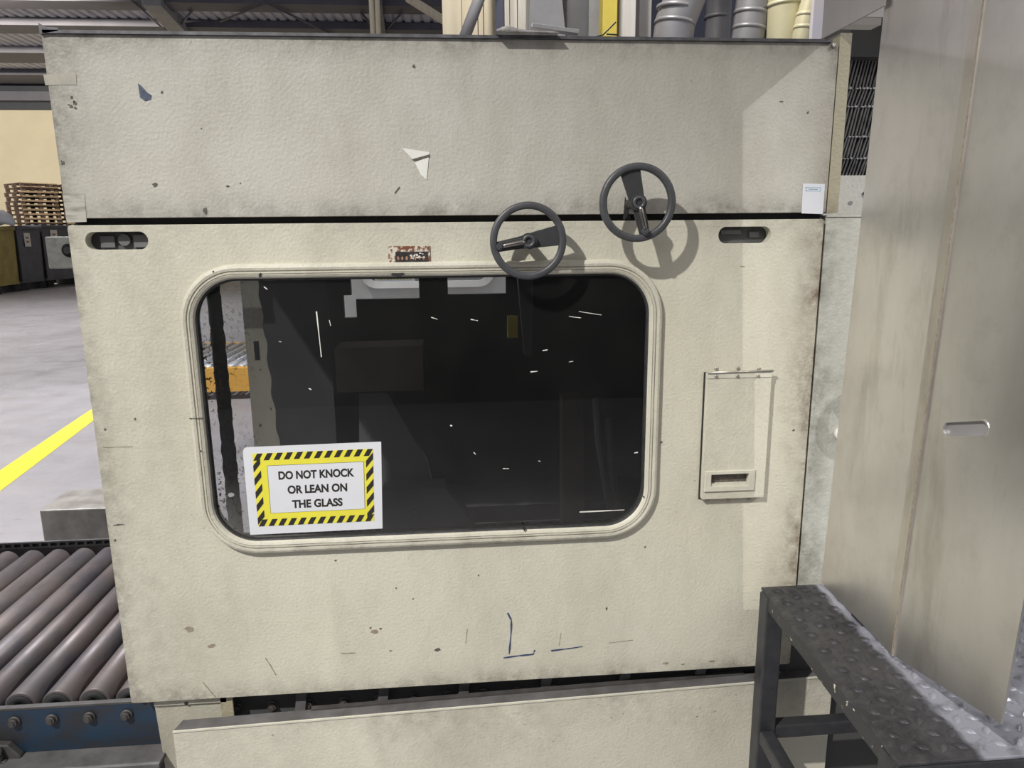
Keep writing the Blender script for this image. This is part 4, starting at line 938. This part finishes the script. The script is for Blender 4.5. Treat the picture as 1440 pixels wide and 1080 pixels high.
# ------------------------------------------------------------ stainless guard and canopy
zb, ztp = 0.68, 2.55
lean = Vector((0.0, -0.04, 1.0))
g = thing('steel_guard', (1.6, -0.4, zb), 'tall brushed stainless guard sheet standing over the tread plate', 'guard')
K = [Vector((1.607, -0.10, zb)), Vector((1.596, -0.39, zb)), Vector((1.586, -0.663, zb))]; ZB2 = 0.74
def up(p, z): return p + lean * (z - zb)
def sheet(name, A_, B_, z0, z1, mat, th=0.004, off=0.0, nz=10):
    nrm = Vector((B_.y - A_.y, -(B_.x - A_.x), 0)).normalized()
    if nrm.x > 0: nrm = -nrm
    mb = MB(); mb.prism([up(A_, z0) + nrm * off, up(B_, z0) + nrm * off, up(B_, z1) + nrm * off, up(A_, z1) + nrm * off], -nrm * th); return mb.build(name, mat, g)
sheet('rear_sheet', K[0], K[1], zb, ztp, m_steel)
# front sheet with a slotted finger hole
A_, B_ = K[1], K[2]; dirh = (B_ - A_); Lh = dirh.length; dirh.normalize(); nrm = Vector((dirh.y, -dirh.x, 0)); nrm = nrm if nrm.x < 0 else -nrm
def on(px, py):
    d = ray(px, py); t = (A_ - CAM).dot(nrm) / d.dot(nrm); p = CAM + d * t
    for _ in range(4):
        Az = up(A_, p.z); t = (Vector((Az.x, Az.y, p.z)) - CAM).dot(nrm) / d.dot(nrm); p = CAM + d * t
    q_ = up(A_, p.z); return ((p - q_).dot(dirh), p.z)
s0, s1 = on(1327, 604), on(1389, 602)
def capsule(e, rad, n=10):
    A2, B2 = Vector((s0[0], s0[1])), Vector((s1[0], s1[1])); d2 = (B2 - A2).normalized(); n2 = Vector((-d2.y, d2.x)); out = []
    for c2, t0 in ((B2 - d2 * (rad - e), -90), (A2 + d2 * (rad - e), 90)):
        for i in range(n + 1):
            t = math.radians(t0 + 180 * i / n); p = c2 + d2 * (math.cos(t) * rad) + n2 * (math.sin(t) * rad); out.append((p.x, p.y))
    return out
hole = capsule(0, 0.0115)
fs_ = plate([(0, zb), (Lh, ZB2), (Lh, ztp), (0, ztp)], [hole], 0, 0.004)
def mapv(v): return up(A_, v.z) + dirh * v.x - nrm * v.y
fs_.v = [mapv(v) for v in fs_.v]; fs_.build('front_sheet', m_steel, g)
hz = plate(capsule(0.004, 0.0155), [], 0.0045, 0.012); hz.v = [mapv(v) for v in hz.v]; hz.build('finger_slot', m_duct, g)
hr = plate(capsule(0.003, 0.0145), [hole], -0.0012, 0.0); hr.v = [mapv(v) for v in hr.v]; hr.build('slot_rim', m_steel, g)
# folded seam strip between the sheets
MB().bar(up(K[1], zb) + Vector((-0.001, 0.010, 0)), up(K[1], ztp) + Vector((-0.001, 0.010, 0)), 0.003, 0.026, (0, 1, 0)).build('seam_strip', m_seamsteel, g)
MB().bar(up(K[1], zb) + Vector((-0.003, -0.002, 0)), up(K[1], ztp) + Vector((-0.003, -0.002, 0)), 0.002, 0.002, (0, 1, 0)).build('seam_line', m_brownchip, g)

bx('foot', m_blackframe, g, 1.612, -0.26, ZT + 0.0045, 1.66, -0.22, zb + 0.06)
cn = thing('sheet_canopy', (2.1, -0.1, 1.9), 'dull sheet metal canopy above the machine at top right', 'canopy')
bx('left_face', m_canopy, cn, 1.596, -0.165, 1.885, 1.600, 0.065, 2.9)
bx('back_face', m_canopy, cn, 1.600, 0.061, 1.93, 2.6, 0.065, 2.9)
bx('flap', m_whitepost, cn, 1.645, 0.10, 1.925, 1.75, 0.14, 1.94)
bx('top', m_canopy, cn, 1.600, -0.05, 2.896, 2.6, 0.061, 2.9)
